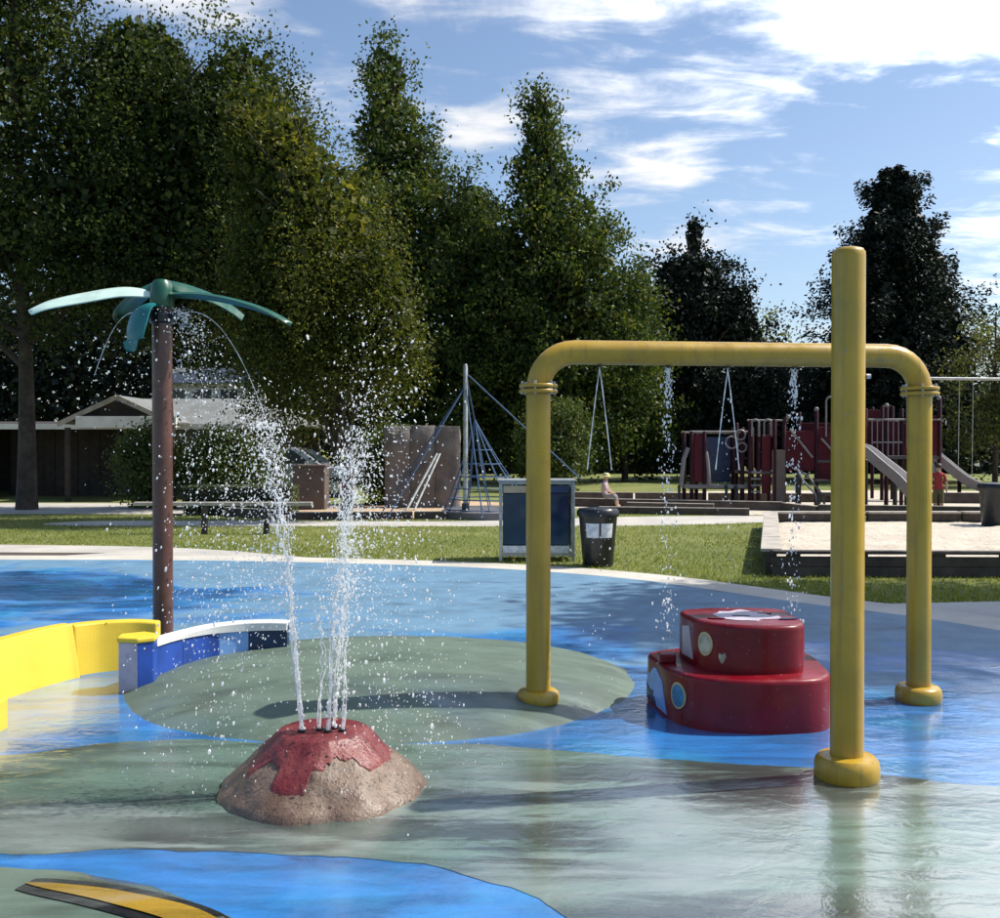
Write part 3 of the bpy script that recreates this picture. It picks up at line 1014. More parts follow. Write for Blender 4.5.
lower = catmull(bpts([(0.95, 6.32), (0.955, 6.06), (0.99, 5.83), (1.08, 5.66), (1.25, 5.56), (1.5, 5.53), (1.75, 5.56), (1.88, 5.68), (1.93, 5.95), (1.93, 6.3), (1.7, 6.48), (1.3, 6.5)]), 6, True)
upper = catmull(bpts([(1.145, 6.28), (1.14, 6.0), (1.20, 5.83), (1.33, 5.72), (1.52, 5.68), (1.70, 5.71), (1.78, 5.84), (1.79, 6.1), (1.76, 6.3), (1.5, 6.36)]), 6, True)


def tier(name, poly, z0, z1, mat, rnd=0.03):
    vs, fs = [], []
    c = sum(poly, Vector()) / len(poly)
    n = len(poly)
    prof = [(0.0, z0), (0.0, z1 - rnd)] + [(rnd * (1 - math.cos(a)), z1 - rnd + rnd * math.sin(a)) for a in (PI / 8, PI / 4, 3 * PI / 8, PI / 2)]
    for (ins, z) in prof:
        for p in poly:
            d = (p - c)
            q = p - d.normalized() * ins
            vs.append((q.x, q.y, z))
    for i in range(len(prof) - 1):
        for k in range(n):
            fs.append((i * n + k, i * n + (k + 1) % n, (i + 1) * n + (k + 1) % n, (i + 1) * n + k))
    e = (len(prof) - 1) * n
    fs.append(tuple(e + k for k in range(n)))
    fs.append(tuple(reversed(range(n))))
    m_ = MB()
    m_.add(vs, fs)
    return m_.build(name, mat, boat, smooth=50)


tier('hull', lower, 0, 0.30, M['red'])
tier('cabin', upper, 0.297, 0.575, M['red'])


def wrap_patch(name, poly, u0, u1, shape, mat, out=0.006, parent=boat):
    """a flat painted plate that follows the side: shape = [(s, z)] with s along the outline in metres"""
    n = len(poly)
    ls = [0]
    for k in range(n):
        ls.append(ls[-1] + (poly[(k + 1) % n] - poly[k]).length)
    c = sum(poly, Vector()) / n

    def at(s):
        s = s % ls[-1]
        for k in range(n):
            if ls[k + 1] >= s:
                t = (s - ls[k]) / (ls[k + 1] - ls[k])
                a_, b_ = poly[k], poly[(k + 1) % n]
                p = a_.lerp(b_, t)
                d = (b_ - a_)
                nr = Vector((d.y, -d.x, 0)).normalized()
                if nr.dot(p - c) < 0:
                    nr = -nr
                return p, nr
    vs = []
    m_ = MB()
    cs = sum(s for s, z in shape) / len(shape)
    cz = sum(z for s, z in shape) / len(shape)
    rings = [0, 0.5, 1.0]
    for o_ in (out, -0.002):
        for rr in ((0.5, 1.0) if o_ > 0 else (1.0,)):
            for (s, z) in shape:
                p, nr = at(cs + (s - cs) * rr)
                q = p + nr * o_
                vs.append((q.x, q.y, cz + (z - cz) * rr))
    p, nr = at(cs)
    q = p + nr * out
    vs.append((q.x, q.y, cz))
    k_ = len(shape)
    fs = []
    for k in range(k_):
        k2 = (k + 1) % k_
        fs.append((3 * k_, k, k2))
        fs.append((k, k_ + k, k_ + k2, k2))
        fs.append((k_ + k, 2 * k_ + k, 2 * k_ + k2, k_ + k2))
    m_.add(vs, fs)
    return m_.build(name, mat, parent)


def oval(s, z, a, b, n=20):
    return [(s + a * math.cos(2 * PI * k / n), z + b * math.sin(2 * PI * k / n)) for k in range(n)]


def s_at(poly, x, y):
    L = 0
    best = (9, 0)
    for k in range(len(poly)):
        d = math.hypot(poly[k].x - x, poly[k].y - y)
        if d < best[0]:
            best = (d, L)
        L += (poly[(k + 1) % len(poly)] - poly[k]).length
    return best[1]


M['port_ring'] = surf_mat('porthole_ring', (0.55, 0.42, 0.22), 0.45, 0.2, 8.0, 0.1, 30)
M['port_glass'] = surf_mat('porthole_blue', (0.05, 0.22, 0.36), 0.3, 0.4, 9.0, 0.1, 30)
M['port_cream'] = surf_mat('porthole_cream', (0.45, 0.42, 0.32), 0.4, 0.4, 9.0, 0.1, 30)
s1 = s_at(lower, 1.03 - 1.4, 5.74 - 5.9)
ring1 = wrap_patch('porthole', lower, 0, 0, oval(s1, 0.165, 0.066, 0.077), M['port_ring'], 0.008)
wrap_patch('porthole_glass', lower, 0, 0, oval(s1, 0.165, 0.053, 0.064), M['port_glass'], 0.011, ring1)
s2 = s_at(upper, 1.20 - 1.4, 5.83 - 5.9)
ring2 = wrap_patch('porthole', upper, 0, 0, oval(s2, 0.445, 0.055, 0.070), M['port_ring'], 0.008)
wrap_patch('porthole_glass', upper, 0, 0, oval(s2, 0.445, 0.044, 0.058), M['port_cream'], 0.011, ring2)
s3 = s_at(upper, 1.29 - 1.4, 5.74 - 5.9)
wrap_patch('heart_mark', upper, 0, 0, [(s3 - 0.022, 0.385), (s3 - 0.016, 0.405), (s3, 0.395), (s3 + 0.016, 0.41), (s3 + 0.026, 0.39), (s3 + 0.012, 0.355), (s3, 0.345), (s3 - 0.012, 0.36)], M['port_cream'], 0.004)
sa = s_at(lower, 0.955 - 1.4, 6.06 - 5.9)
wrap_patch('bow_panel', lower, 0, 0, [(sa - 0.2, 0.02), (sa - 0.2, 0.2), (sa - 0.02, 0.25), (sa + 0.12, 0.20), (sa + 0.20, 0.02)], M['sky_wall'], 0.004)
wrap_patch('bow_stripe', lower, 0, 0, [(sa - 0.22, 0.02), (sa - 0.22, 0.13), (sa - 0.05, 0.10), (sa - 0.0, 0.02)], M['navy'], 0.007)
sb = s_at(upper, 1.14 - 1.4, 6.0 - 5.9)
wrap_patch('cabin_panel', upper, 0, 0, [(sb - 0.12, 0.33), (sb - 0.12, 0.5), (sb + 0.0, 0.52), (sb + 0.06, 0.33)], M['pale_wall'], 0.004)
MB().box((1.005 - 1.4, 6.02 - 5.9, 0.325), (0.10, 0.10, 0.055)).build('knob_block', M['red'], boat, bevel=0.01)
# worn white patch on the roof
wp = catmull([Vector((x - 1.4, y - 5.9, 0)) for x, y in [(1.30, 5.95), (1.42, 5.86), (1.58, 5.88), (1.66, 5.98), (1.60, 6.15), (1.45, 6.22), (1.32, 6.12)]], 6, True)
mb = MB()
mb.prism([(p.x + 0.05 * mnoise.noise(p * 9), p.y + 0.06 * mnoise.noise(p * 11 + Vector((3, 1, 0)))) for p in wp], 0.574, 0.579)
mb.build('worn_patch', M['pale_wall'], boat)['label'] = 'worn whitish patch on the cabin roof'
for (x, y, w, h, r_) in ((1.28, 5.92, 0.09, 0.02, 0.5), (1.70, 5.90, 0.1, 0.025, -0.3), (1.45, 6.0, 0.1, 0.02, 0.2), (1.62, 6.1, 0.07, 0.02, 0.9)):
    MB().prism([(x - 1.4 + w * 0.55 * math.cos(q * PI / 5 + r_) * (1 + 0.4 * mnoise.noise(Vector((q, x * 9, 0)))), y - 5.9 + h * 0.9 * math.sin(q * PI / 5)) for q in range(10)], 0.5765, 0.5825).build('paint_mark', M['red'] if w < 0.1 else M['navy'], boat)

# ------------------------------------------------------------------ low curved walls on the left
def wall_run(name, pts, thick, z0, z1, mat, parent, top_mat=None, bevel=0.02, n=8, batter=0.0):
    """a run of low wall along a plan curve; pts = (x, y, top height factor)"""
    P = catmull(pts, n)
    L, Rr = [], []
    for i, p in enumerate(P):
        t = P[min(i + 1, len(P) - 1)] - P[max(i - 1, 0)]
        nr = Vector((-t.y, t.x, 0)).normalized() * thick / 2
        L.append((Vector((p.x, p.y, 0)) + nr, p.z))
        Rr.append((Vector((p.x, p.y, 0)) - nr, p.z))
    vs, fs, ms = [], [], []
    for (a, h), (b, _) in zip(L, Rr):
        bo = (b - a).normalized() * batter
        vs += [(a.x, a.y, z0), (a.x, a.y, z1 * h), (b.x, b.y, z1 * h), (b.x + bo.x, b.y + bo.y, z0)]
    m_ = MB()
    side, top = [], []
    for i in range(len(P) - 1):
        o = i * 4
        side += [(o, o + 4, o + 5, o + 1), (o + 2, o + 6, o + 7, o + 3)]
        top += [(o + 1, o + 5, o + 6, o + 2)]
    e = (len(P) - 1) * 4
    side += [(0, 1, 2, 3), (e + 3, e + 2, e + 1, e)]
    m_.v = [tuple(v) for v in vs]
    m_.f = side + top
    m_.m = [0] * len(side) + [1] * len(top)
    return m_.build(name, [mat, top_mat or mat], parent, bevel=bevel)


yw = empty('yellow_curb_wall', (0, 0, 0), 'bright yellow curved low wall at the left edge', 'wall')
wall_run('wall_panel', [(-3.42, 5.75, 0.97), (-3.30, 6.2, 1.0), (-3.20, 6.6, 1.02), (-3.08, 6.9, 1.03), (-3.02, 6.99, 1.03)], 0.10, 0.0, 0.36, M['yellow_bright'], yw, batter=0.10)
wall_run('wall_panel', [(-3.015, 7.0, 1.02), (-2.88, 7.14, 1.01), (-2.66, 7.24, 0.99), (-2.48, 7.26, 0.95)], 0.105, 0.0, 0.357, M['yellow_bright'], yw, batter=0.04)
wall_run('end_block', [(-3.9, 5.66, 1), (-3.3, 5.62, 1), (-2.80, 5.60, 1)], 0.16, 0.0, 0.19, M['yellow_bright'], yw)

bw = empty('blue_curb_wall', (0, 0, 0), 'blue curved low wall with white coping behind the green mound', 'wall')
arcp = [(-2.36, 6.56, 1.0), (-2.30, 6.80, 1.0), (-2.22, 6.98, 1.02), (-2.08, 7.14, 1.07), (-1.88, 7.24, 1.1), (-1.68, 7.28, 1.1), (-1.545, 7.29, 1.08)]
Pc = catmull(arcp, 8)
npc = len(Pc)


def seg(i0, i1):
    return [tuple(Pc[i]) for i in range(i0, i1 + 1)]


cuts = [(0, 14), (14, 26), (26, 34), (34, npc - 1)]
for (i0, i1), mt in zip(cuts, (M['blue_wall'], M['blue_wall'], M['sky_wall'], M['navy'])):
    wall_run('wall_panel', seg(i0, i1), 0.11, 0.0, 0.295, mt, bw, bevel=0.006, n=1)
wall_run('coping', [(x, y, (0.295 * z + 0.016) / 0.32) for x, y, z in arcp], 0.13, 0.28, 0.32, M['white'], bw, bevel=0.008)
# end post with facets: pale left face, blue right face, yellow cap
ep = [(-2.50, 6.60), (-2.475, 6.47), (-2.34, 6.44), (-2.255, 6.50), (-2.27, 6.62), (-2.38, 6.68)]
mb = MB()
n = len(ep)
mb.prism(ep, 0.0, 0.34)
mb.m = [0, 0] + [1, 1, 0, 0, 0, 1]
mb.build('end_post', [M['blue_wall'], M['pale_wall']], bw, bevel=0.008)
mb = MB()
cxp, cyp = sum(p[0] for p in ep) / n, sum(p[1] for p in ep) / n
mb.prism([(cxp + (x - cxp) * 1.08, cyp + (y - cyp) * 1.08) for x, y in ep], 0.338, 0.372)
mb.build('post_cap', M['yellow_bright'], bw, bevel=0.01)

# ------------------------------------------------------------------ water
def drops_mesh(name, c, vel, size, stretch, mat=None):
    """small ellipsoids (octahedra subdivided once) stretched along their motion"""
    phi = (1 + 5 ** 0.5) / 2
    iv = unit(np.array([(-1, phi, 0), (1, phi, 0), (-1, -phi, 0), (1, -phi, 0), (0, -1, phi), (0, 1, phi), (0, -1, -phi), (0, 1, -phi), (phi, 0, -1), (phi, 0, 1), (-phi, 0, -1), (-phi, 0, 1)], float))
    it = np.array([(0, 11, 5), (0, 5, 1), (0, 1, 7), (0, 7, 10), (0, 10, 11), (1, 5, 9), (5, 11, 4), (11, 10, 2), (10, 7, 6), (7, 1, 8), (3, 9, 4), (3, 4, 2), (3, 2, 6), (3, 6, 8), (3, 8, 9), (4, 9, 5), (2, 4, 11), (6, 2, 10), (8, 6, 7), (9, 8, 1)])
    n = len(c)
    d = unit(vel + 1e-6)
    dots = np.einsum('ij,kj->ik', d, iv)
    sz = size[:, None, None]
    v = c[:, None, :] + sz * iv[None] + (sz[:, :, 0] * (stretch[:, None] - 1) * dots)[:, :, None] * d[:, None, :]
    verts = v.reshape(-1, 3)
    tris = (it[None] + 12 * np.arange(n)[:, None, None]).reshape(-1, 3)
    me = bpy.data.meshes.new(name)
    me.vertices.add(len(verts))
    me.vertices.foreach_set('co', verts.astype(np.float32).ravel())
    me.loops.add(tris.size)
    me.loops.foreach_set('vertex_index', tris.ravel().astype(np.int32))
    me.polygons.add(len(tris))
    me.polygons.foreach_set('loop_start', np.arange(0, tris.size, 3, dtype=np.int32))
    me.polygons.foreach_set('loop_total', np.full(len(tris), 3, dtype=np.int32))
    me.polygons.foreach_set('use_smooth', np.ones(len(tris), dtype=bool))
    me.materials.append(mat or M['water'])
    me.update(calc_edges=True)
    o = bpy.data.objects.new(name, me)
    col.objects.link(o)
    o['kind'] = 'stuff'
    return o


def jet(p0, v, rise_t, n_frag, spread, hdrops, label, r0=0.011):
    """a ballistic jet: a broken rope of water at first, then drops"""
    g = 9.81
    mbj = MB()
    pts, rr = [], []
    N = 46
    T = rise_t
    ph = random.uniform(0, 9)
    for i in range(N):
        t = T * i / (N - 1)
        wob = 0.012 * (i / N) ** 1.2
        pts.append((p0[0] + v[0] * t + wob * math.sin(i * 0.9 + ph), p0[1] + v[1] * t + wob * math.cos(i * 1.1 + ph), p0[2] + v[2] * t - 0.5 * g * t * t))
        s = i / (N - 1)
        rr.append(max(0.001, r0 * 0.75 * (0.45 + 0.35 * math.sin(i * 1.7 + ph) + 0.7 * random.random()) * (1 - s ** 2)))
    mbj.tube(pts, rr, 8)
    # side strands
    for k in range(1):
        q, r2 = [], []
        for i in range(0, N, 2):
            t = T * i / (N - 1)
            off = 0.010 + 0.02 * (i / N)
            aa = ph + k * 2.1 + i * 0.16
            q.append((pts[i][0] + off * math.cos(aa), pts[i][1] + off * math.sin(aa), pts[i][2]))
            r2.append(0.0035 * (0.5 + random.random()))
        mbj.tube(q, r2, 5)
    o = mbj.build('water_jet', M['water'], smooth=80)
    tag(o, label, 'water jet', 'water jets of the volcano')
    # fragments
    n_rope = int(n_frag * 0.55)
    t = rng.uniform(0.12, 1.0, n_frag) ** 0.8 * hdrops
    sp = spread * (0.10 + t * 1.5)
    vx = v[0] + rng.normal(size=n_frag) * 0.20
    vy = v[1] + rng.normal(size=n_frag) * 0.20
    vz = v[2] * rng.uniform(0.66, 1.03, n_frag)
    c = np.stack([p0[0] + vx * t * 1 + rng.normal(size=n_frag) * 0.012, p0[1] + vy * t + rng.normal(size=n_frag) * 0.012, p0[2] + vz * t - 0.5 * g * t * t], axis=1)
    # close in to the rope while rising
    tight = np.clip(1 - t / 0.55, 0, 1)[:, None] ** 0.7
    line = np.stack([p0[0] + v[0] * t, p0[1] + v[1] * t, c[:, 2]], axis=1)
    c = line + (c - line) * (1 - 0.86 * tight)
    vel = np.stack([vx, vy, vz - g * t], axis=1)
    # froth that clings to the rope of water
    tr_ = rng.random(n_rope) ** 0.8 * T * 1.5
    wr = 0.006 + 0.030 * (tr_ / T)
    cr_ = np.stack([p0[0] + v[0] * tr_ + rng.normal(size=n_rope) * wr, p0[1] + v[1] * tr_ + rng.normal(size=n_rope) * wr, p0[2] + v[2] * tr_ - 0.5 * g * tr_ ** 2], axis=1)
    c = np.concatenate([c, cr_])
    vel = np.concatenate([vel, np.stack([np.full(n_rope, v[0]), np.full(n_rope, v[1]), v[2] - g * tr_], axis=1)])
    keep = c[:, 2] > 0.05
    return c[keep], vel[keep]


vz0 = 0.03 + VH + 0.012
jets = [((VX + NOZ[0][0], VY + NOZ[0][1], vz0), (-0.42, 0.05, 5.5), 0.27, 2600, 'thick leftmost water jet rising from the volcano', 0.015),
        ((VX + NOZ[1][0], VY + NOZ[1][1], vz0), (0.05, 0.10, 4.3), 0.16, 200, 'thin water jet rising second from left out of the volcano', 0.006),
        ((VX + NOZ[2][0], VY + NOZ[2][1], vz0), (0.34, 0.0, 5.5), 0.22, 1500, 'middle water jet leaning right out of the volcano', 0.010),
        ((VX + NOZ[3][0], VY + NOZ[3][1], vz0), (0.30, 0.15, 6.1), 0.2, 1700, 'short thin water jet rising second from right out of the volcano', 0.006),
        ((VX + NOZ[4][0], VY + NOZ[4][1], vz0), (0.24, -0.12, 5.0), 0.18, 500, 'thin rightmost water jet rising from the volcano', 0.006)]
cc, vv = [], []
for p0, v, T, nf, lab, r0 in jets:
    c, w = jet(p0, v, T, nf, 0.2, 2.05 * v[2] / 9.81, lab, r0)
    cc.append(c)
    vv.append(w)
c = np.concatenate(cc)
v = np.concatenate(vv)
sz = np.exp(rng.normal(math.log(0.0020), 0.42, len(c)))
o = drops_mesh('volcano_spray', c, v, np.clip(sz, 0.0014, 0.010), rng.uniform(1.1, 2.8, len(c)))
tag(o, 'cloud of white water drops above the volcano', 'water spray')

# palm spray: arcs of drops falling all round the palm
cc, vv = [], []
n = 2000
a = np.where(rng.random(n) < 0.86, rng.normal(R(-8), 0.5, n), rng.uniform(0, 2 * PI, n))
sp = rng.uniform(0.1, 1.25, n)
tt = rng.uniform(0.0, 0.80, n) ** 0.8
vz_ = rng.normal(0.35, 0.35, n)
c = np.stack([PX + np.cos(a) * (0.12 + sp * tt * 1.05), PY + np.sin(a) * (0.12 + sp * tt), PH - 0.05 + vz_ * tt - 4.9 * tt * tt], axis=1)
v = np.stack([np.cos(a) * sp, np.sin(a) * sp, vz_ - 9.81 * tt], axis=1)
kp = c[:, 2] > 0.1
c, v = c[kp], v[kp]
sz = np.exp(rng.normal(math.log(0.0031), 0.45, len(c)))
o = drops_mesh('palm_spray', c, v, np.clip(sz, 0.002, 0.016), rng.uniform(1.0, 2.0, len(c)))
tag(o, 'veil of water drops falling round the palm fountain', 'water spray')
for azd, sp_, lab, T in ((188, 0.95, 'thin arc of water curving left from the palm nozzle', 0.40), (-14, 1.55, 'thin arc of water curving right from the palm nozzle', 0.55)):
    q, r2 = [], []
    for i in range(40):
        t = T * i / 39
        q.append((PX + math.cos(R(azd)) * (0.14 + sp_ * t), PY + math.sin(R(azd)) * (0.14 + sp_ * t), PH - 0.07 + 0.75 * t - 4.9 * t * t))
        r2.append(0.0036 * (0.4 + 0.9 * random.random()) * (1 - 0.5 * i / 39))
    o = MB().tube(q, r2, 7).build('water_arc', M['water'], smooth=80)
    tag(o, lab, 'water arc', 'water arcs of the palm')

# streams from the arch
names = ['leftmost thin forked water stream falling from the yellow arch', 'second from left thick water stream falling from the yellow arch',
         'third from left thin forked water stream falling from the yellow arch', 'rightmost thick water stream falling from the yellow arch']
for k, (x, y) in enumerate(STREAMS):
    z0 = ztop - pr - 0.015
    thick = k in (1, 3)
    mbs = MB()
    for sgn_ in (-1, 1):
        q, r2 = [], []
        nn = 22
        zend = 0.18 if thick else 0.62
        for i in range(nn):
            s = i / (nn - 1)
            spread = 0.018 if thick else 0.075
            off = sgn_ * spread * s ** 0.9 + (0.006 * math.sin(i * 1.3 + k) if thick else 0)
            q.append((x + off, y + 0.01 * sgn_, z0 - zend * s))
            r2.append((0.004 if thick else 0.0034) * (0.55 + 0.7 * random.random()))
        mbs.tube(q, r2, 6)
    o = mbs.build('water_stream', M['water'], smooth=80)
    tag(o, names[k], 'water stream', 'water streams of the arch')
    nd = 420 if thick else 60
    zz_ = rng.uniform(0, 1, nd) ** (1.5 if thick else 0.9) * (z0 - 0.1)
    sp_ = 0.010 + 0.030 * np.sqrt(zz_ / z0) if thick else 0.02 + 0.05 * zz_ / z0
    c = np.stack([x + rng.normal(size=nd) * sp_, y + rng.normal(size=nd) * sp_, z0 - zz_], axis=1)
    v = np.stack([rng.normal(size=nd) * 0.1, rng.normal(size=nd) * 0.1, -1 - 3 * zz_], axis=1)
    sz = np.clip(np.exp(rng.normal(math.log(0.003 if thick else 0.0026), 0.4, nd)), 0.0015, 0.009)
    o = drops_mesh('stream_drops', c, v, sz, rng.uniform(1.2, 3.0, nd))
    tag(o, 'drops of the ' + names[k], 'water drops')

# ------------------------------------------------------------------ bins and cabinet
def bin_thing(x, y, h, r0, r1, label, posters=True):
    b = empty('litter_bin', (x, y, 0), label, 'bin')
    MB().lathe([(r0 * 0.96, 0), (r0, 0.02), (r1 * 0.98, h * 0.84), (r1, h * 0.85)], n=28).build('body', M['black_plastic'], b, smooth=40)
    MB().lathe([(r1 * 1.06, h * 0.845), (r1 * 1.09, h * 0.87), (r1 * 1.09, h * 0.93), (r1 * 0.98, h * 0.975), (r1 * 0.5, h * 0.995), (0.02, h)], n=28).build('lid', M['black_plastic'], b, smooth=40)
    if posters:
        for a0, a1 in ((-2.35, -1.62), (-1.50, -0.80)):
            vs, fs = [], []
            for i in range(9):
                a = a0 + (a1 - a0) * i / 8
                for z in (h * 0.50, h * 0.74):
                    rr = r0 + (r1 * 0.98 - r0) * (z / (h * 0.84)) + 0.004
                    vs.append((rr * math.cos(a), rr * math.sin(a), z))
            for i in range(8):
                fs.append((2 * i, 2 * i + 2, 2 * i + 3, 2 * i + 1))
            m_ = MB()
            m_.add(vs, fs)
            m_.build('poster', M['poster'], b)
    return b


bin_thing(1.33, 13.55, 0.80, 0.205, 0.265, 'black round litter bin with two white posters beside the cabinet')
bin_thing(9.45, 19.0, 0.95, 0.26, 0.32, 'dark bin cut off by the right edge of the photo', False)

cab = empty('recycling_cabinet', (0.52, 14.35, 0), 'dark glazed steel framed cabinet behind the left arch post', 'cabinet')
W, D, Hc = 1.06, 0.62, 1.13
for sx in (-1, 1):
    for sy in (-1, 1):
        MB().box((sx * (W / 2 - 0.02), sy * (D / 2 - 0.02), Hc / 2), (0.045, 0.045, Hc)).build('frame_post', M['galv'], cab, bevel=0.004)
for z in (0.10, Hc - 0.02):
    for sy in (-1, 1):
        MB().box((0, sy * (D / 2 - 0.02), z), (W - 0.088, 0.04, 0.04)).build('frame_rail', M['galv'], cab, bevel=0.004)
    for sx in (-1, 1):
        MB().box((sx * (W / 2 - 0.02), 0, z), (0.04, D - 0.088, 0.04)).build('frame_rail', M['galv'], cab, bevel=0.004)
for k in range(2):
    x0 = -W / 2 + 0.05 + k * (W / 2 - 0.045)
    MB().box((x0 + 0.225, -D / 2 + 0.03, 0.60), (0.45, 0.02, 0.72)).build('front_panel', M['glass_panel'], cab, bevel=0.004)
    MB().box((x0 + 0.225, -D / 2 + 0.02, 1.02), (0.44, 0.02, 0.10)).build('label_band', M['tan_label'] if k == 0 else M['navy'], cab, bevel=0.003)
    MB().box((x0 + 0.225, -D / 2 + 0.025, 0.175), (0.45, 0.02, 0.10)).build('kick_plate', M['poster'], cab, bevel=0.003)
MB().box((W / 2 - 0.02, 0, 0.6), (0.012, D - 0.09, 0.86)).build('side_panel', M['glass_panel'], cab, bevel=0.003)
MB().box((-W / 2 + 0.02, 0, 0.6), (0.012, D - 0.09, 0.86)).build('side_panel', M['glass_panel'], cab, bevel=0.003)
MB().box((0, D / 2 - 0.02, 0.6), (W - 0.1, 0.012, 0.86)).build('back_panel', M['glass_panel'], cab)
MB().box((0, 0, Hc + 0.012), (W + 0.06, D + 0.06, 0.025)).build('roof_plate', M['galv'], cab, bevel=0.006)
for sx in (-1, 1):
    MB().box((sx * 0.05, -D / 2 + 0.012, 0.62), (0.018, 0.03, 0.16)).build('handle', M['grey_metal'], cab, bevel=0.004)

# ------------------------------------------------------------------ sand pit at right
pit = empty('sand_pit', (3.4, 12.45, 0), 'timber walled sand pit with pale sand right of the lawn', 'sand pit')


def pit_l(p):
    return (p[0] - 3.4, p[1] - 12.45)


FL, FR, BL, BR = (3.38, 12.45), (10.5, 12.2), (5.42, 20.0), (13.0, 20.0)
# front wall: stacked boards with a gap below the seat board
for i in range(4):
    a = i / 4 + 0.001
    b_ = (i + 1) / 4 - 0.001
    pa = Vector((*pit_l(FL), 0)).lerp(Vector((*pit_l(FR), 0)), a)
    pb = Vector((*pit_l(FL), 0)).lerp(Vector((*pit_l(FR), 0)), b_)
    for z, h in ((0.065, 0.12), (0.19, 0.12)):
        MB().bar(pa + Vector((0, 0, z)), pb + Vector((0, 0, z)), 0.07, h).build('wall_board', M['timber'], pit, bevel=0.006)
    MB().bar(pa + Vector((0, 0, 0.305)), pb + Vector((0, 0, 0.305)), 0.16, 0.04).build('seat_board', M['timber'], pit, bevel=0.006)
    for t_ in (0.15, 0.62):
        pp = pa.lerp(pb, t_)
        MB().box((pp.x, pp.y, 0.268), (0.16, 0.07, 0.034)).build('spacer', M['timber'], pit)
for (A_, B_, nn, topm, w) in ((FL, BL, 4, M['timber_top'], 0.26), (BL, BR, 4, M['timber_top'], 0.24)):
    for i in range(nn):
        pa = Vector((*pit_l(A_), 0)).lerp(Vector((*pit_l(B_), 0)), i / nn + 0.004)
        pb = Vector((*pit_l(A_), 0)).lerp(Vector((*pit_l(B_), 0)), (i + 1) / nn - 0.004)
        if A_ is FL and i == 0:
            pa = pa + (pb - pa).normalized() * 0.1
        for z, h in ((0.075, 0.14), (0.22, 0.14)):
            MB().bar(pa + Vector((0, 0, z)), pb + Vector((0, 0, z)), 0.14, h).build('wall_board', M['timber'], pit, bevel=0.006)
        MB().bar(pa + Vector((0, 0, 0.312)), pb + Vector((0, 0, 0.312)), w, 0.04).build('cap_board', topm, pit, bevel=0.006)
# sand fill with ripples
nx, ny = 60, 60
vs, fs = [], []
for j in range(ny + 1):
    for i in range(nx + 1):
        s, t = i / nx, j / ny
        p = Vector((*FL, 0)).lerp(Vector((*FR, 0)), s).lerp(Vector((*BL, 0)).lerp(Vector((*BR, 0)), s), t)
        z = 0.13 + 0.04 * mnoise.noise(p * 1.4) + 0.03 * mnoise.noise(p * 4.0)
        q = pit_l(p)
        vs.append((q[0], q[1], z))
for j in range(ny):
    for i in range(nx):
        a = j * (nx + 1) + i
        fs.append((a, a + 1, a + nx + 2, a + nx + 1))
m_ = MB()
m_.add(vs, fs)
so = m_.build('sand', M['sand'], pit, smooth=60)

# timber edging of the play area
EDGE = [((0.9, 22.7), (-4.8, 22.3), 0.16), ((1.6, 27.5), (7.2, 25.4), 0.22), ((7.2, 25.4), (7.6, 23.9), 0.2), ((7.6, 23.9), (13.5, 22.3), 0.24), ((2.4, 24.4), (5.9, 23.6), 0.16), ((3.3, 26.0), (5.4, 25.2), 0.18),
        ((1.9, 30.5), (10.5, 29.3), 0.25), ((13.5, 26.0), (19, 25.2), 0.28), ((12.2, 29.0), (19, 28.2), 0.3), ((-4.9, 22.5), (-6.4, 23.3), 0.2)]
lab_e = ['long dark timber edging in front of the wood chips', 'dark timber beam running under the seated child', 'short dark timber beam at the corner of the play area', 'dark timber edging in front of the play structure',
         'low dark timber beam lying right of the litter bin', 'short dark timber beam between seated child and litter bin', 'far timber beam behind the seated child', 'timber edging behind the sand pit at right', 'farther timber edging right of the slide', 'dark timber edging near the brown block']
for (a, b_, h), lb in zip(EDGE, lab_e):
    e_ = empty('timber_edging', (a[0], a[1], 0), lb, 'timber edging', 'timber edging of the play area')
    va, vb = Vector((0, 0, h / 2)), Vector((b_[0] - a[0], b_[1] - a[1], h / 2))
    L_ = (vb - va).length
    nb = max(1, round(L_ / 2.4))
    for i in range(nb):
        MB().bar(va.lerp(vb, i / nb + 0.003), va.lerp(vb, (i + 1) / nb - 0.003), 0.14, h).build('beam', M['timber'], e_, bevel=0.01)
        MB().bar(va.lerp(vb, i / nb + 0.004) + Vector((0, 0, h / 2 + 0.008)), va.lerp(vb, (i + 1) / nb - 0.004) + Vector((0, 0, h / 2 + 0.008)), 0.13, 0.014).build('beam_top', M['timber_top'], e_)

# ------------------------------------------------------------------ play structures
def post(parent, x, y, h, r=0.055, mat='maroon_dark', z0=0.0):
    return MB().lathe([(r, z0), (r, h - 0.02), (r * 0.7, h)], (x, y, 0), 12).build('post', M[mat], parent, smooth=40)


def hoop(parent, x, y, z0, w, h, ang=0.0, mat='play_rail', r=0.025):
    pts = [(-w / 2, 0, z0), (-w / 2, 0, z0 + h - w / 2)]
    for k in range(1, 8):
        a = PI * k / 8
        pts.append((-w / 2 * math.cos(a), 0, z0 + h - w / 2 + w / 2 * math.sin(a)))
    pts += [(w / 2, 0, z0 + h - w / 2), (w / 2, 0, z0)]
    ca, sa_ = math.cos(ang), math.sin(ang)
    pts = [(x + p[0] * ca, y + p[0] * sa_, p[2]) for p in pts]
    return MB().tube(pts, r, 8).build('handle_hoop', M[mat], parent, smooth=50)


def panel(parent, x0, x1, y, z0, z1, mat='maroon', th=0.03):
    return MB().box(((x0 + x1) / 2, y, (z0 + z1) / 2), (x1 - x0, th, z1 - z0)).build('panel', M[mat], parent, bevel=0.01)


def rail(parent, a, b, r=0.022, mat='play_rail', name='rail'):
    return MB().tube([a, b], r, 8).build(name, M[mat], parent, smooth=50)


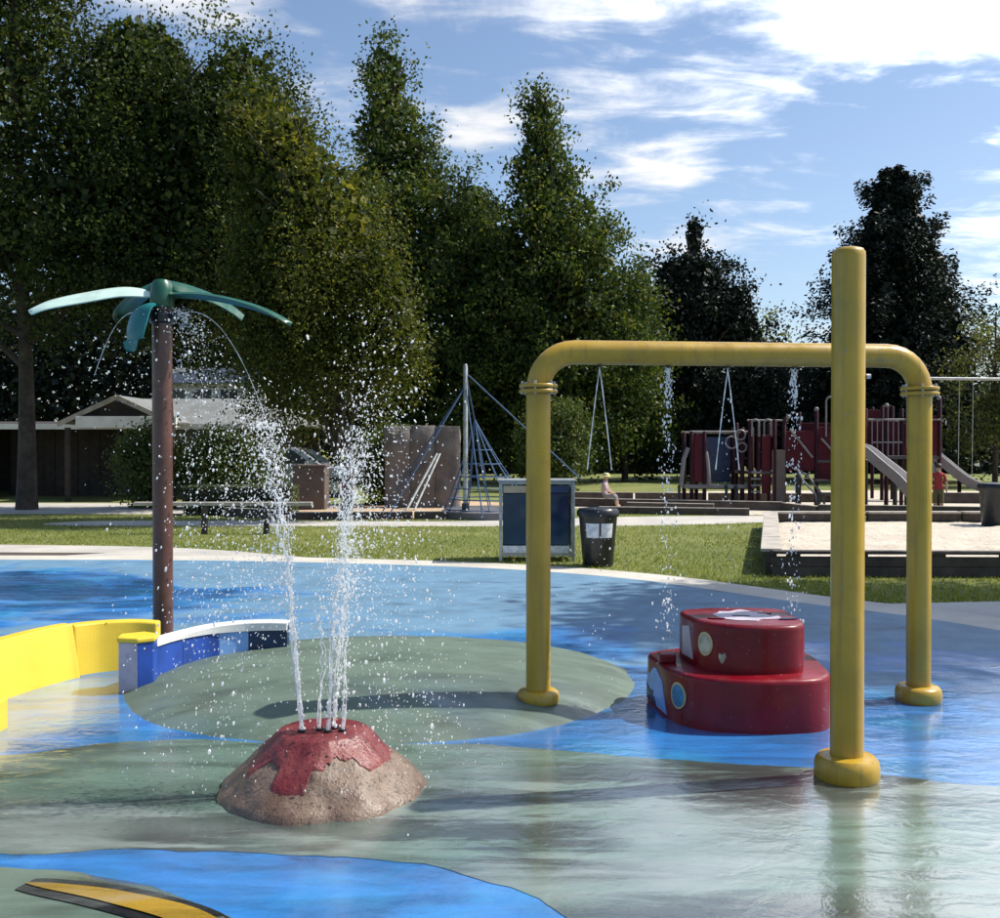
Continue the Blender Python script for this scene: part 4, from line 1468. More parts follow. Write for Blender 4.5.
# low structure on the left
ps = empty('toddler_play_frame', (5.1, 26.6, 0), 'low maroon play frame with crawl panels and steering rings left of the slide tower', 'play frame')
for x in (0.0, 0.34, 1.35, 1.6):
    for y in (0, 1.1):
        post(ps, x, y, 2.05 if x < 1 else 2.15)
MB().box((0.8, 0.55, 0.55), (1.75, 1.2, 0.09)).build('deck', M['deck'], ps, bevel=0.01)
MB().box((0.75, -0.07, 0.58), (1.9, 0.03, 0.1)).build('deck_edge', M['play_rail'], ps, bevel=0.01)
rail(ps, (-0.05, 0, 2.03), (1.65, 0, 2.03), 0.03)
rail(ps, (-0.05, 1.1, 2.03), (1.65, 1.1, 2.03), 0.03)
panel(ps, 0.06, 0.28, 0.0, 0.7, 1.95, 'maroon')
panel(ps, 0.42, 1.28, 1.1, 0.65, 1.9, 'navy')
MB().tube([(-0.3, -0.1, 0.6), (-0.22, -0.05, 1.3), (-0.1, 0, 1.6)], 0.06, 8).build('climber_bar', M['play_rail'], ps, smooth=50)
MB().tube([(0.45, -0.1, 0.6), (0.42, -0.05, 1.2), (0.38, 0, 1.5)], 0.05, 8).build('climber_bar', M['play_rail'], ps, smooth=50)
for (x, z, r_) in ((1.05, 1.75, 0.16), (1.28, 1.95, 0.13), (1.32, 1.62, 0.12)):
    pts = [(x + r_ * math.cos(2 * PI * k / 18), -0.06, z + r_ * math.sin(2 * PI * k / 18)) for k in range(19)]
    MB().tube(pts, 0.022, 6).build('steering_ring', M['play_rail'], ps, smooth=50)
for x in (-0.35, 0.9, 1.15):
    post(ps, x, -0.1, 0.62, 0.04, 'black_plastic')

pt = empty('play_tower', (6.6, 26.4, 0), 'large maroon play tower with hoops and a grey slide', 'play structure')
for (x, y, h) in ((0.0, 0, 2.35), (0.22, 0, 2.3), (0.62, -0.1, 2.35), (0.9, 0, 2.4), (1.75, 0, 2.6), (2.35, 0, 2.7), (0.0, 1.5, 2.3), (0.9, 1.5, 2.3), (1.75, 1.5, 2.6), (2.9, 1.5, 2.7), (2.9, 0, 2.7), (3.6, 0, 2.7), (4.6, 0, 2.7), (3.6, 1.5, 2.7), (4.6, 1.5, 2.7), (5.0, 0.0, 2.9), (5.0, 1.5, 2.9)):
    post(pt, x, y, h)
MB().box((0.45, 0.75, 0.95), (1.0, 1.6, 0.08)).build('deck', M['deck'], pt, bevel=0.01)
MB().box((2.35, 0.75, 1.25), (1.25, 1.6, 0.08)).build('deck', M['deck'], pt, bevel=0.01)
MB().box((4.2, 0.75, 1.35), (1.55, 1.6, 0.08)).build('deck', M['deck'], pt, bevel=0.01)
panel(pt, 0.30, 0.55, -0.02, 0.4, 1.95, 'maroon')
panel(pt, 0.55, 0.90, -0.12, 0.15, 1.55, 'brown_wall')
panel(pt, 0.95, 1.70, 0.0, 1.0, 2.05, 'maroon')
panel(pt, 1.80, 2.85, 0.0, 0.75, 2.15, 'maroon')
panel(pt, 1.80, 2.85, 1.5, 1.3, 2.3, 'maroon')
panel(pt, 2.95, 3.55, 1.5, 1.35, 2.3, 'maroon')
panel(pt, 3.66, 4.95, 1.5, 1.4, 2.35, 'maroon')
panel(pt, 4.05, 4.55, 0.0, 1.4, 2.25, 'maroon')
panel(pt, 4.66, 4.95, 0.0, 1.4, 2.45, 'maroon')
rail(pt, (-0.08, -0.02, 2.33), (1.0, -0.02, 2.33), 0.025)
rail(pt, (1.02, -0.1, 2.10), (1.62, -0.1, 1.35), 0.03)
rail(pt, (1.85, -0.1, 1.85), (2.3, -0.1, 1.35), 0.03)
rail(pt, (3.1, -0.05, 2.35), (5.0, -0.05, 2.35), 0.025)
rail(pt, (3.2, -0.05, 1.75), (4.0, -0.05, 1.75), 0.02)
for x in (3.2, 3.34, 3.48, 3.62, 3.76, 3.9):
    rail(pt, (x, -0.05, 1.4), (x, -0.05, 2.34), 0.016, 'play_rail', 'baluster')
for (x, z, w, h) in ((0.12, 1.9, 0.18, 0.45), (0.45, 1.9, 0.2, 0.45), (2.1, 1.9, 0.24, 1.05), (4.25, 1.6, 0.28, 1.6), (2.7, 2.0, 0.2, 0.7)):
    hoop(pt, x, -0.08, z, w, h)
for (x, z) in ((1.75, 2.62), (1.0, 2.42), (2.35, 2.72), (4.98, 2.92), (4.6, 2.72), (3.6, 2.72)):
    MB().lathe([(0.03, -0.06), (0.06, -0.03), (0.06, 0.03), (0.03, 0.06)], (x, 0, z), 10).build('post_cap', M['play_rail'], pt, smooth=60)
for z in (0.45, 0.62, 0.79, 0.96):
    rail(pt, (0.0, -0.12, z), (0.26, -0.12, z), 0.025, 'play_rail', 'rung')
MB().tube([(1.15, -0.25, 1.1), (1.25, -0.5, 0.75), (1.55, -0.6, 0.4), (1.6, -0.6, 0.05)], 0.03, 8).build('climber_bar', M['play_rail'], pt, smooth=50)
MB().tube([(1.15, -0.05, 1.1), (1.45, -0.35, 0.85), (1.75, -0.45, 0.4), (1.85, -0.45, 0.05)], 0.03, 8).build('climber_bar', M['play_rail'], pt, smooth=50)
for (x0, x1, y, z) in ((1.6, 2.3, -0.35, 0.75), (1.6, 2.3, -0.6, 0.42), (2.0, 2.8, -0.2, 0.3)):
    MB().box(((x0 + x1) / 2, y, z), (x1 - x0, 0.28, 0.06)).build('step', M['deck'], pt, bevel=0.008)
for (x, y, h) in ((1.62, -0.6, 0.42), (2.28, -0.6, 0.42), (1.2, -0.2, 0.9), (3.2, 0.4, 1.3), (3.95, 0.3, 1.35), (4.3, 0.4, 1.35), (4.75, 0.3, 1.35)):
    post(pt, x, y, h, 0.06, 'black_plastic')


def slide_thing(parent, P, w, name='slide_chute', side=0.16):
    """a chute with raised sides along a curve"""
    C = catmull(P, 8)
    vs, fs = [], []
    prof = [(-w / 2 - 0.04, side), (-w / 2, side), (-w / 2 + 0.02, 0.03), (0, 0.0), (w / 2 - 0.02, 0.03), (w / 2, side), (w / 2 + 0.04, side), (w / 2 + 0.03, -0.05), (-w / 2 - 0.03, -0.05)]
    k_ = len(prof)
    ms = []
    for i, p in enumerate(C):
        t = (C[min(i + 1, len(C) - 1)] - C[max(i - 1, 0)]).normalized()
        h = Vector((t.x, t.y, 0)).normalized()
        sd = Vector((-h.y, h.x, 0))
        up = sd.cross(t)
        if up.z < 0:
            up = -up
        for (a, b) in prof:
            vs.append(p + sd * a + up * b)
    for i in range(len(C) - 1):
        for k in range(k_):
            k2 = (k + 1) % k_
            fs.append((i * k_ + k, i * k_ + k2, (i + 1) * k_ + k2, (i + 1) * k_ + k))
            ms.append(1 if k in (6, 7, 8) else 0)
    m_ = MB()
    m_.add(vs, fs)
    m_.m = ms
    return m_.build(name, [M['slide'], M['slide_side']], parent, smooth=40)


slide_thing(pt, [(2.5, -0.3, 1.55), (2.8, -0.5, 1.5), (3.15, -0.8, 1.15), (3.5, -1.15, 0.76), (3.75, -1.4, 0.36), (3.92, -1.55, 0.24)], 0.46, side=0.2)
rs = empty('long_slide', (12.4, 29.5, 0), 'dark long slide running down to the right behind the arch post', 'slide')
slide_thing(rs, [(-0.6, 1.4, 2.3), (-0.2, 1.0, 2.2), (0.6, 0.5, 1.35), (1.4, 0.0, 0.55), (2.0, -0.3, 0.3), (2.5, -0.5, 0.28)], 0.6, side=0.2)
for (x, y, h) in ((-0.75, 1.0, 2.9), (-0.2, 1.6, 2.9), (-1.2, 1.7, 2.9), (-0.6, 2.2, 2.9), (1.2, 0.1, 0.65)):
    post(rs, x, y, h)
panel(rs, -1.2, -0.2, 2.0, 1.9, 2.8, 'maroon')
MB().box((-0.75, 1.7, 1.95), (1.1, 1.1, 0.08)).build('deck', M['deck'], rs)

sw = empty('swing_set', (12.9, 30.5, 0), 'grey swing frame with a long top beam at the right edge', 'swing set')
rail(sw, (0.0, 0, 3.72), (5.2, 0, 3.68), 0.045, 'galv', 'top_beam')
for x in (0.05, 5.15):
    for y in (-0.9, 0.9):
        rail(sw, (x, 0, 3.7), (x, y, 0.0), 0.04, 'galv', 'leg')
for x0 in (1.1,):
    for dx in (0.0, 0.42):
        rail(sw, (x0 + dx, 0, 3.68), (x0 + dx, 0.05, 0.55), 0.010, 'galv', 'chain')
    MB().box((x0 + 0.21, 0.05, 0.53), (0.46, 0.18, 0.03)).build('swing_seat', M['black_plastic'], sw, bevel=0.008)

# ------------------------------------------------------------------ rope net and climbing walls
net = empty('rope_climber', (-0.78, 22.6, 0), 'grey mast with blue rope climbing net left of the arch', 'rope climber')
MB().lathe([(0.055, 0), (0.05, 3.45), (0.03, 3.5)], n=14).build('mast', M['galv'], net, smooth=40)
MB().lathe([(0.085, 0.0), (0.085, 0.35)], n=14).build('mast_sleeve', M['black_plastic'], net, smooth=40)
for (a, r_) in ((-5, 2.6), (160, 2.1), (80, 2.4), (-70, 1.2), (215, 2.0)):
    rail(net, (0, 0, 3.3 if r_ > 2.3 else 3.0), (r_ * math.cos(R(a)), r_ * math.sin(R(a)), 0.9 if r_ > 2.3 else 0.1), 0.016, 'rope', 'guy_rope')
NC = (0.55, 0.5)
apex = Vector((0.2, 0.2, 2.25))
NR_, NRI = 12, 7
rg = []
for i in range(1, NRI + 1):
    t = i / NRI
    ring_ = []
    for k in range(NR_):
        a = 2 * PI * k / NR_
        b = Vector((NC[0] + 1.05 * math.cos(a), NC[1] + 1.05 * math.sin(a), 0.2))
        p = apex.lerp(b, t)
        p.z -= 0.14 * math.sin(PI * t)
        ring_.append(p)
    rg.append(ring_)
for k in range(NR_):
    MB().tube([apex] + [rg[i][k] for i in range(NRI)], 0.014, 5).build('net_rope', M['rope'], net)
for i in range(1, NRI):
    MB().tube(rg[i] + [rg[i][0]], 0.014, 5).build('net_ring', M['rope'], net)
MB().lathe([(1.12, 0.0), (1.12, 0.16), (1.02, 0.2), (0.9, 0.2)], (NC[0], NC[1], 0.0), 32).build('net_base', M['grey_wall'], net, smooth=40)

def rock_slab(x0, x1, h, name, parent, th=0.55):
    nx_, nz_ = 7, 14
    vs_, fs_ = [], []
    for j_ in range(nz_ + 1):
        z_ = h * j_ / nz_
        for (k_, yy) in [(k, -1) for k in range(nx_ + 1)] + [(k, 1) for k in range(nx_, -1, -1)]:
            x_ = x0 + (x1 - x0) * k_ / nx_
            e_ = 1 - 0.25 * abs(2 * k_ / nx_ - 1) ** 4
            p_ = Vector((x_ * 1.7, yy * 2.0, z_ * 1.5))
            d_ = 0.10 * mnoise.noise(p_) + 0.05 * mnoise.noise(p_ * 2.7)
            tp = 1 - 0.25 * max(0, (z_ / h - 0.85) / 0.15) ** 2
            vs_.append((x_ + 0.03 * mnoise.noise(p_ * 1.9), yy * (th / 2 * e_ * tp + d_), z_ + (0.05 * mnoise.noise(p_ * 3) if j_ == nz_ else 0)))
    w_ = 2 * (nx_ + 1)
    for j_ in range(nz_):
        for k_ in range(w_):
            fs_.append((j_ * w_ + k_, j_ * w_ + (k_ + 1) % w_, (j_ + 1) * w_ + (k_ + 1) % w_, (j_ + 1) * w_ + k_))
    fs_.append(tuple(nz_ * w_ + k_ for k_ in range(w_)))
    return MB().add(vs_, fs_).build(name, M['rock'], parent, smooth=50)


M['rock'] = surf_mat('grey_brown_rock', (0.15, 0.135, 0.132), 0.85, 0.25, 2.5, 0.7, 14.0, dirt=0.5, dirt_col=(0.06, 0.05, 0.048), bdist=0.02)
cw = empty('climbing_wall', (-2.1, 27.0, 0), 'brown concrete climbing wall behind the spray left of the mast', 'climbing wall')
for i, (x0, x1, h) in enumerate(((-1.0, -0.31, 2.18), (-0.30, 0.36, 2.2), (0.37, 1.02, 2.19))):
    rock_slab(x0, x1, h, 'wall_panel', cw)
lad = empty('climbing_pole', (-2.1, 26.0, 0), 'pale pole leaning against the brown climbing wall', 'pole')
MB().tube([(-0.3, -0.4, 0.0), (0.42, 0.68, 1.45)], 0.035, 8).build('pole', M['galv'], lad, smooth=40)
MB().tube([(-0.1, -0.4, 0.0), (0.50, 0.68, 1.45)], 0.03, 8).build('pole', M['galv'], lad, smooth=40)
bb = empty('brown_block', (-4.95, 26.2, 0), 'squat brown block in front of the silver car', 'block')
MB().box((0, 0, 0.56), (0.84, 0.7, 1.12)).build('body', M['brown_wall'], bb, bevel=0.03)
MB().box((0, 0, 1.14), (0.88, 0.74, 0.05)).build('cap', M['brown_wall'], bb, bevel=0.015)

# ------------------------------------------------------------------ silver car
car = empty('parked_car', (-6.75, 33.0, 0), 'silver car parked beyond the brown block', 'car')
prof = [(-2.2, 0.35), (-2.2, 0.95), (-2.05, 1.05), (-1.9, 1.5), (-1.6, 1.62), (0.1, 1.62), (0.35, 1.55), (1.0, 1.08), (1.15, 1.03), (2.05, 0.92), (2.25, 0.75), (2.28, 0.4), (2.1, 0.3), (-2.1, 0.28)]
mb = MB()
n = len(prof)
vs = []
for sy, ins in ((-0.9, 0), (0.9, 0)):
    for (x, z) in prof:
        k = 0.16 * max(0, (z - 1.0) / 0.6)
        vs.append((x, sy * (1 - k), z))
fs = [tuple(range(n)), tuple(reversed(range(n, 2 * n)))] + [((k + 1) % n, k, n + k, n + (k + 1) % n) for k in range(n)]
mb.add(vs, fs)
mb.build('body', M['silver_paint'], car, bevel=0.05, smooth=40)
for sy in (-1, 1):
    for poly in ([(-1.78, 1.1), (-1.66, 1.5), (-0.75, 1.53), (-0.75, 1.1)], [(-0.67, 1.1), (-0.67, 1.53), (0.08, 1.52), (0.62, 1.14), (0.6, 1.1)]):
        vs = []
        for off in (0.012, -0.01):
            for (x, z) in poly:
                k = 0.16 * max(0, (z - 1.0) / 0.6)
                vs.append((x, sy * (0.9 * (1 - k) + off), z))
        q = len(poly)
        m_ = MB()
        m_.add(vs, [tuple(range(q)), tuple(reversed(range(q, 2 * q)))] + [(k, (k + 1) % q, q + (k + 1) % q, q + k) for k in range(q)])
        m_.build('side_window', M['window_glass'], car)
    for x in (-1.4, 1.45):
        w_ = MB().tube([(x, sy * 0.72, 0.33), (x, sy * 0.93, 0.33)], 0.33, 24).build('wheel', M['rubber'], car, smooth=40)
        MB().tube([(x, sy * 0.90, 0.33), (x, sy * 0.94, 0.33)], 0.20, 16).build('rim', M['grey_metal'], w_, smooth=40)
    MB().box((2.2, sy * 0.62, 0.75), (0.12, 0.34, 0.14)).build('headlight', M['headlamp'], car, bevel=0.02)
    MB().box((0.55, sy * 0.98, 1.12), (0.1, 0.16, 0.12)).build('mirror', M['silver_paint'], car, bevel=0.02)
m_ = MB()
m_.add([(0.40, -0.70, 1.535), (0.40, 0.70, 1.535), (0.985, 0.83, 1.12), (0.985, -0.83, 1.12), (0.39, -0.70, 1.51), (0.39, 0.70, 1.51), (0.96, 0.83, 1.10), (0.96, -0.83, 1.10)],
       [(3, 2, 1, 0), (4, 5, 6, 7), (0, 1, 5, 4), (1, 2, 6, 5), (2, 3, 7, 6), (3, 0, 4, 7)])
m_.build('windscreen', M['window_glass'], car, loc=(0.022, 0, 0.022))

# ------------------------------------------------------------------ pavilion and house
pav = empty('park_pavilion', (-11.3, 32.5, 0), 'low park pavilion with grey gabled roof and dark open front', 'building')
EZ = 2.3


def roof_slab(name, pts, th, mat, parent):
    n_ = len(pts)
    P = [Vector(p) for p in pts]
    nrm = (P[1] - P[0]).cross(P[2] - P[0]).normalized()
    if nrm.z < 0:
        nrm = -nrm
    vs = [p + nrm * th for p in P] + P
    fs = [tuple(range(n_)), tuple(reversed(range(n_, 2 * n_)))] + [(k, n_ + k, n_ + (k + 1) % n_, (k + 1) % n_) for k in range(n_)]
    m_ = MB()
    m_.add(vs, fs)
    return m_.build(name, mat, parent)


# main roof: hipped right end
roof_slab('roof_slope', [(-2.4, -1.2, EZ), (4.9, -1.2, EZ), (2.6, 2.0, 3.25), (-1.6, 2.0, 3.25)], 0.05, M['roof'], pav)
roof_slab('wing_roof', [(-12, -1.2, EZ), (-2.42, -1.2, EZ), (-2.42, 5.2, EZ + 0.25), (-12, 5.2, EZ + 0.25)], 0.05, M['dark_wall'], pav)
roof_slab('roof_slope', [(-2.4, -1.2, EZ + 0.003), (-2.4, 5.2, EZ + 0.003), (-1.6, 2.0, 3.25)], 0.05, M['roof'], pav)
roof_slab('roof_slope', [(4.9, -1.2, EZ), (4.9, 5.2, EZ), (2.6, 2.0, 3.25)], 0.05, M['roof'], pav)
roof_slab('roof_slope', [(4.9, 5.2, EZ), (-2.4, 5.2, EZ), (-1.6, 2.0, 3.25), (2.6, 2.0, 3.25)], 0.05, M['roof'], pav)
# seams on the roof sheets
for i in range(17):
    x = -11.5 + i
    if -1.6 < x < 2.6:
        MB().bar((x, -1.15, EZ + 0.075), (x, 1.95, 3.25 + 0.055), 0.03, 0.03).build('roof_seam', M['roof'], pav)
MB().box((-3.5, -1.23, EZ - 0.03), (16.8, 0.05, 0.17)).build('fascia', M['white'], pav)
# porch gable
gx, gy = -0.15, -2.6
GW = 1.75
GH = 3.12
roof_slab('porch_roof', [(gx - GW, gy, EZ + 0.02), (gx, gy, GH), (gx, 1.0, GH), (gx - GW, 1.0, EZ + 0.02)], 0.06, M['roof'], pav)
roof_slab('porch_roof', [(gx + GW, gy, EZ + 0.02), (gx, gy, GH), (gx, 1.0, GH), (gx + GW, 1.0, EZ + 0.02)], 0.06, M['roof'], pav)
MB().bar((gx - GW - 0.02, gy - 0.03, EZ + 0.0), (gx, gy - 0.03, GH), 0.05, 0.14).build('bargeboard', M['timber_top'], pav)
MB().bar((gx + GW + 0.02, gy - 0.035, EZ + 0.0), (gx, gy - 0.035, GH), 0.05, 0.14).build('bargeboard', M['timber_top'], pav)
m_ = MB()
m_.add([(gx - GW + 0.15, gy + 0.1, EZ + 0.1), (gx + GW - 0.15, gy + 0.1, EZ + 0.1), (gx, gy + 0.1, GH - 0.1)], [(0, 1, 2)])
m_.build('gable_wall', M['dark_wall'], pav)
MB().box((gx + 0.3, gy - 0.04, EZ + 0.08), (2 * GW - 0.5, 0.12, 0.34)).build('porch_beam', M['white'], pav, bevel=0.01)
for x in (gx - GW + 0.28, gx + GW - 0.1):
    MB().box((x, gy, EZ / 2 - 0.04), (0.14, 0.14, EZ - 0.1)).build('porch_post', M['dark_wall'], pav, bevel=0.01)
# walls
MB().box((-3.6, 4.6, EZ / 2), (16.4, 0.2, EZ)).build('back_wall', M['dark_wall'], pav)
MB().box((3.9, 2.2, EZ / 2), (0.2, 4.6, EZ)).build('side_wall', M['dark_wall'], pav)
for i in range(22):
    x = -11.8 + i * 0.3
    MB().box((x, -0.2 - 0.01 * (i % 2), EZ / 2), (0.28, 0.06, EZ)).build('wall_board', M['grey_wall'], pav)
for i in range(24):
    x = -5.0 + i * 0.38
    MB().box((x, 1.2 - 0.012 * (i % 2), EZ / 2), (0.365, 0.06, EZ)).build('wall_board', M['dark_wall'], pav)
MB().box((1.2, -0.2, EZ / 2), (2.6, 0.12, EZ)).build('front_wall', M['grey_wall'], pav)
MB().box((-0.9, 1.15, 1.0), (0.95, 0.06, 2.0)).build('door', M['navy'], pav)

hs = empty('white_house', (-13.0, 46, 0), 'white house with window frames showing above the pavilion roof', 'house')
MB().box((0, 0, 2.2), (3.6, 4, 4.4)).build('wall', M['white'], hs)
for x in (-1.2, -0.05, 1.1):
    w_ = MB().box((x, -2.02, 3.75), (0.9, 0.06, 1.0)).build('window', M['white'], hs)
    MB().box((x, -2.045, 3.75), (0.74, 0.05, 0.82)).build('pane', M['window_glass'], w_)
    MB().box((x, -2.075, 3.75), (0.04, 0.03, 0.84)).build('mullion', M['white'], w_)
roof_slab('roof', [(-2.1, -2.4, 4.38), (2.1, -2.4, 4.38), (2.1, 0, 5.2), (-2.1, 0, 5.2)], 0.08, M['roof'], hs)
roof_slab('roof', [(-2.1, 2.4, 4.38), (2.1, 2.4, 4.38), (2.1, 0, 5.2), (-2.1, 0, 5.2)], 0.08, M['roof'], hs)
# balcony rail
rail(hs, (-2.0, -2.9, 3.55), (2.0, -2.9, 3.55), 0.04, 'white')
rail(hs, (-2.0, -2.9, 3.05), (2.0, -2.9, 3.05), 0.05, 'white')
MB().box((0, -2.5, 3.0), (4.1, 0.95, 0.1)).build('balcony_floor', M['white'], hs)
for k in range(14):
    rail(hs, (-1.95 + k * 0.3, -2.9, 3.05), (-1.95 + k * 0.3, -2.9, 3.55), 0.02, 'white', 'baluster')

# rail by the path
rf = empty('low_rail_fence', (-6.2, 18.6, 0), 'low wooden rail on two dark posts beside the path', 'fence')
for x in (0.7, 1.85):
    MB().box((x, 0, 0.27), (0.1, 0.1, 0.54)).build('post', M['timber'], rf, bevel=0.01)
MB().bar((-0.6, 0.02, 0.56), (2.7, 0.02, 0.56), 0.14, 0.07).build('rail', M['timber_top'], rf, bevel=0.01)

# ------------------------------------------------------------------ people
def body_mesh(name, V, E, rad, parent, mats, chooser, root=0):
    me = bpy.data.meshes.new(name)
    me.from_pydata(V, E, [])
    o = bpy.data.objects.new(name, me)
    col.objects.link(o)
    sk = o.modifiers.new('skin', 'SKIN')
    sk.use_smooth_shade = True
    ss = o.modifiers.new('sub', 'SUBSURF')
    ss.levels = 1
    ss.render_levels = 1
    for i, r_ in enumerate(rad):
        o.data.skin_vertices[0].data[i].radius = (r_, r_) if not isinstance(r_, tuple) else r_
        o.data.skin_vertices[0].data[i].use_root = (i == root)
    bpy.context.view_layer.update()
    dg = bpy.context.evaluated_depsgraph_get()
    m2 = bpy.data.meshes.new_from_object(o.evaluated_get(dg))
    bpy.data.objects.remove(o)
    m2.name = name
    m2.materials.clear()
    for m in mats:
        m2.materials.append(m)
    for p in m2.polygons:
        p.material_index = chooser(p.center)
        p.use_smooth = True
    b = bpy.data.objects.new(name, m2)
    col.objects.link(b)
    b.parent = parent
    return b


def standing(loc, h, rz, label, shirt, trousers, hairm, lean=0.0):
    p = empty('person', loc, label, 'person')
    p.rotation_euler = (0, 0, rz)
    k = h
    V = [(0, 0, 0.53 * k), (0, -0.01, 0.63 * k), (0, -lean * 0.5, 0.74 * k), (0, -lean, 0.815 * k), (0, -lean - 0.005, 0.86 * k), (0, -lean - 0.01, 0.93 * k), (0, -lean, 0.985 * k)]
    rad = [(0.085 * k, 0.065 * k), (0.075 * k, 0.055 * k), (0.095 * k, 0.06 * k), (0.05 * k, 0.045 * k), 0.03 * k, (0.05 * k, 0.058 * k), (0.035 * k, 0.04 * k)]
    E = [(0, 1), (1, 2), (2, 3), (3, 4), (4, 5), (5, 6)]
    for s in (-1, 1):
        b = len(V)
        V += [(s * 0.055 * k, 0, 0.48 * k), (s * 0.06 * k, -0.015 * k, 0.28 * k), (s * 0.06 * k, 0.01 * k, 0.05 * k), (s * 0.065 * k, -0.07 * k, 0.022 * k)]
        rad += [0.058 * k, 0.042 * k, 0.028 * k, 0.022 * k]
        E += [(0, b), (b, b + 1), (b + 1, b + 2), (b + 2, b + 3)]
        b = len(V)
        V += [(s * 0.105 * k, -lean, 0.79 * k), (s * 0.14 * k, -lean + 0.01, 0.64 * k), (s * 0.15 * k, -0.05 * k, 0.50 * k), (s * 0.15 * k, -0.07 * k, 0.45 * k)]
        rad += [0.034 * k, 0.027 * k, 0.019 * k, 0.016 * k]
        E += [(3, b), (b, b + 1), (b + 1, b + 2), (b + 2, b + 3)]

    def ch(c):
        z = c.z / k
        if z > 0.845 or z < 0.24:
            return 0
        if abs(c.x) > 0.105 * k and z < 0.66:
            return 0
        return 1 if z > 0.52 else 2
    body_mesh('body', V, E, rad, p, [M['skin'], shirt, trousers], ch)
    hd = MB()
    hd.lathe([(0.056 * k, 0), (0.062 * k, 0.03 * k), (0.055 * k, 0.062 * k), (0.03 * k, 0.082 * k), (0.005 * k, 0.088 * k)], (0, -lean + 0.008 * k, 0.93 * k), 14)
    hd.build('hair', hairm, p, smooth=60)
    return p


standing((10.35, 23.6, 0), 1.22, R(160), 'child in red shirt and olive shorts beside the right arch post', M['cloth_red'], M['cloth_olive'], M['hair'])
standing((-3.55, 23.2, 0), 1.02, R(30), 'small child in rose clothes in front of the brown climbing wall', M['cloth_rose'], M['cloth_rose'], M['hair'])

# seated child facing right on the beam
sp_ = empty('person', (2.78, 26.75, 0.23), 'child in pale pink top and yellow hat sitting on the timber beam', 'person')
sp_.rotation_euler = (0, 0, R(-15))
V = [(0, 0, 0.10), (0.0, 0, 0.22), (0.02, 0, 0.36), (0.04, 0, 0.46), (0.05, 0, 0.51), (0.07, 0, 0.58), (0.06, 0, 0.66)]
rad = [(0.11, 0.13), (0.10, 0.11), (0.10, 0.13), (0.06, 0.09), 0.04, (0.075, 0.07), (0.05, 0.05)]
E = [(0, 1), (1, 2), (2, 3), (3, 4), (4, 5), (5, 6)]
for s in (-1, 1):
    b = len(V)
    V += [(0.06, s * 0.08, 0.08), (0.32, s * 0.10, 0.10), (0.36, s * 0.10, -0.16), (0.44, s * 0.10, -0.19)]
    rad += [0.075, 0.055, 0.035, 0.03]
    E += [(0, b), (b, b + 1), (b + 1, b + 2), (b + 2, b + 3)]
    b = len(V)
    V += [(0.04, s * 0.14, 0.42), (0.10, s * 0.17, 0.25), (0.25, s * 0.12, 0.17), (0.30, s * 0.10, 0.16)]
    rad += [0.045, 0.035, 0.026, 0.022]
    E += [(3, b), (b, b + 1), (b + 1, b + 2), (b + 2, b + 3)]
body_mesh('body', V, E, rad, sp_, [M['skin'], M['cloth_pink'], M['cloth_grey']], lambda c: 0 if (c.z > 0.5 or (c.x > 0.14 and c.z > 0.13) or c.z < -0.05) else (1 if c.z > 0.16 else 2))
MB().lathe([(0.135, 0.0), (0.14, 0.008), (0.09, 0.02), (0.085, 0.075), (0.05, 0.10), (0.01, 0.105)], (0.065, 0, 0.605), 18).build('hat', M['hat'], sp_, smooth=50)

# ------------------------------------------------------------------ trees
def trunk_obj(parent, paths, mat):
    mb_ = MB()
    for pts, r0, r1 in paths:
        P = catmull(pts, 5)
        n_ = len(P)
        mb_.tube(P, [r0 + (r1 - r0) * (i / (n_ - 1)) ** 0.8 for i in range(n_)], 9)
    return mb_.build('trunk', mat, parent, smooth=60)


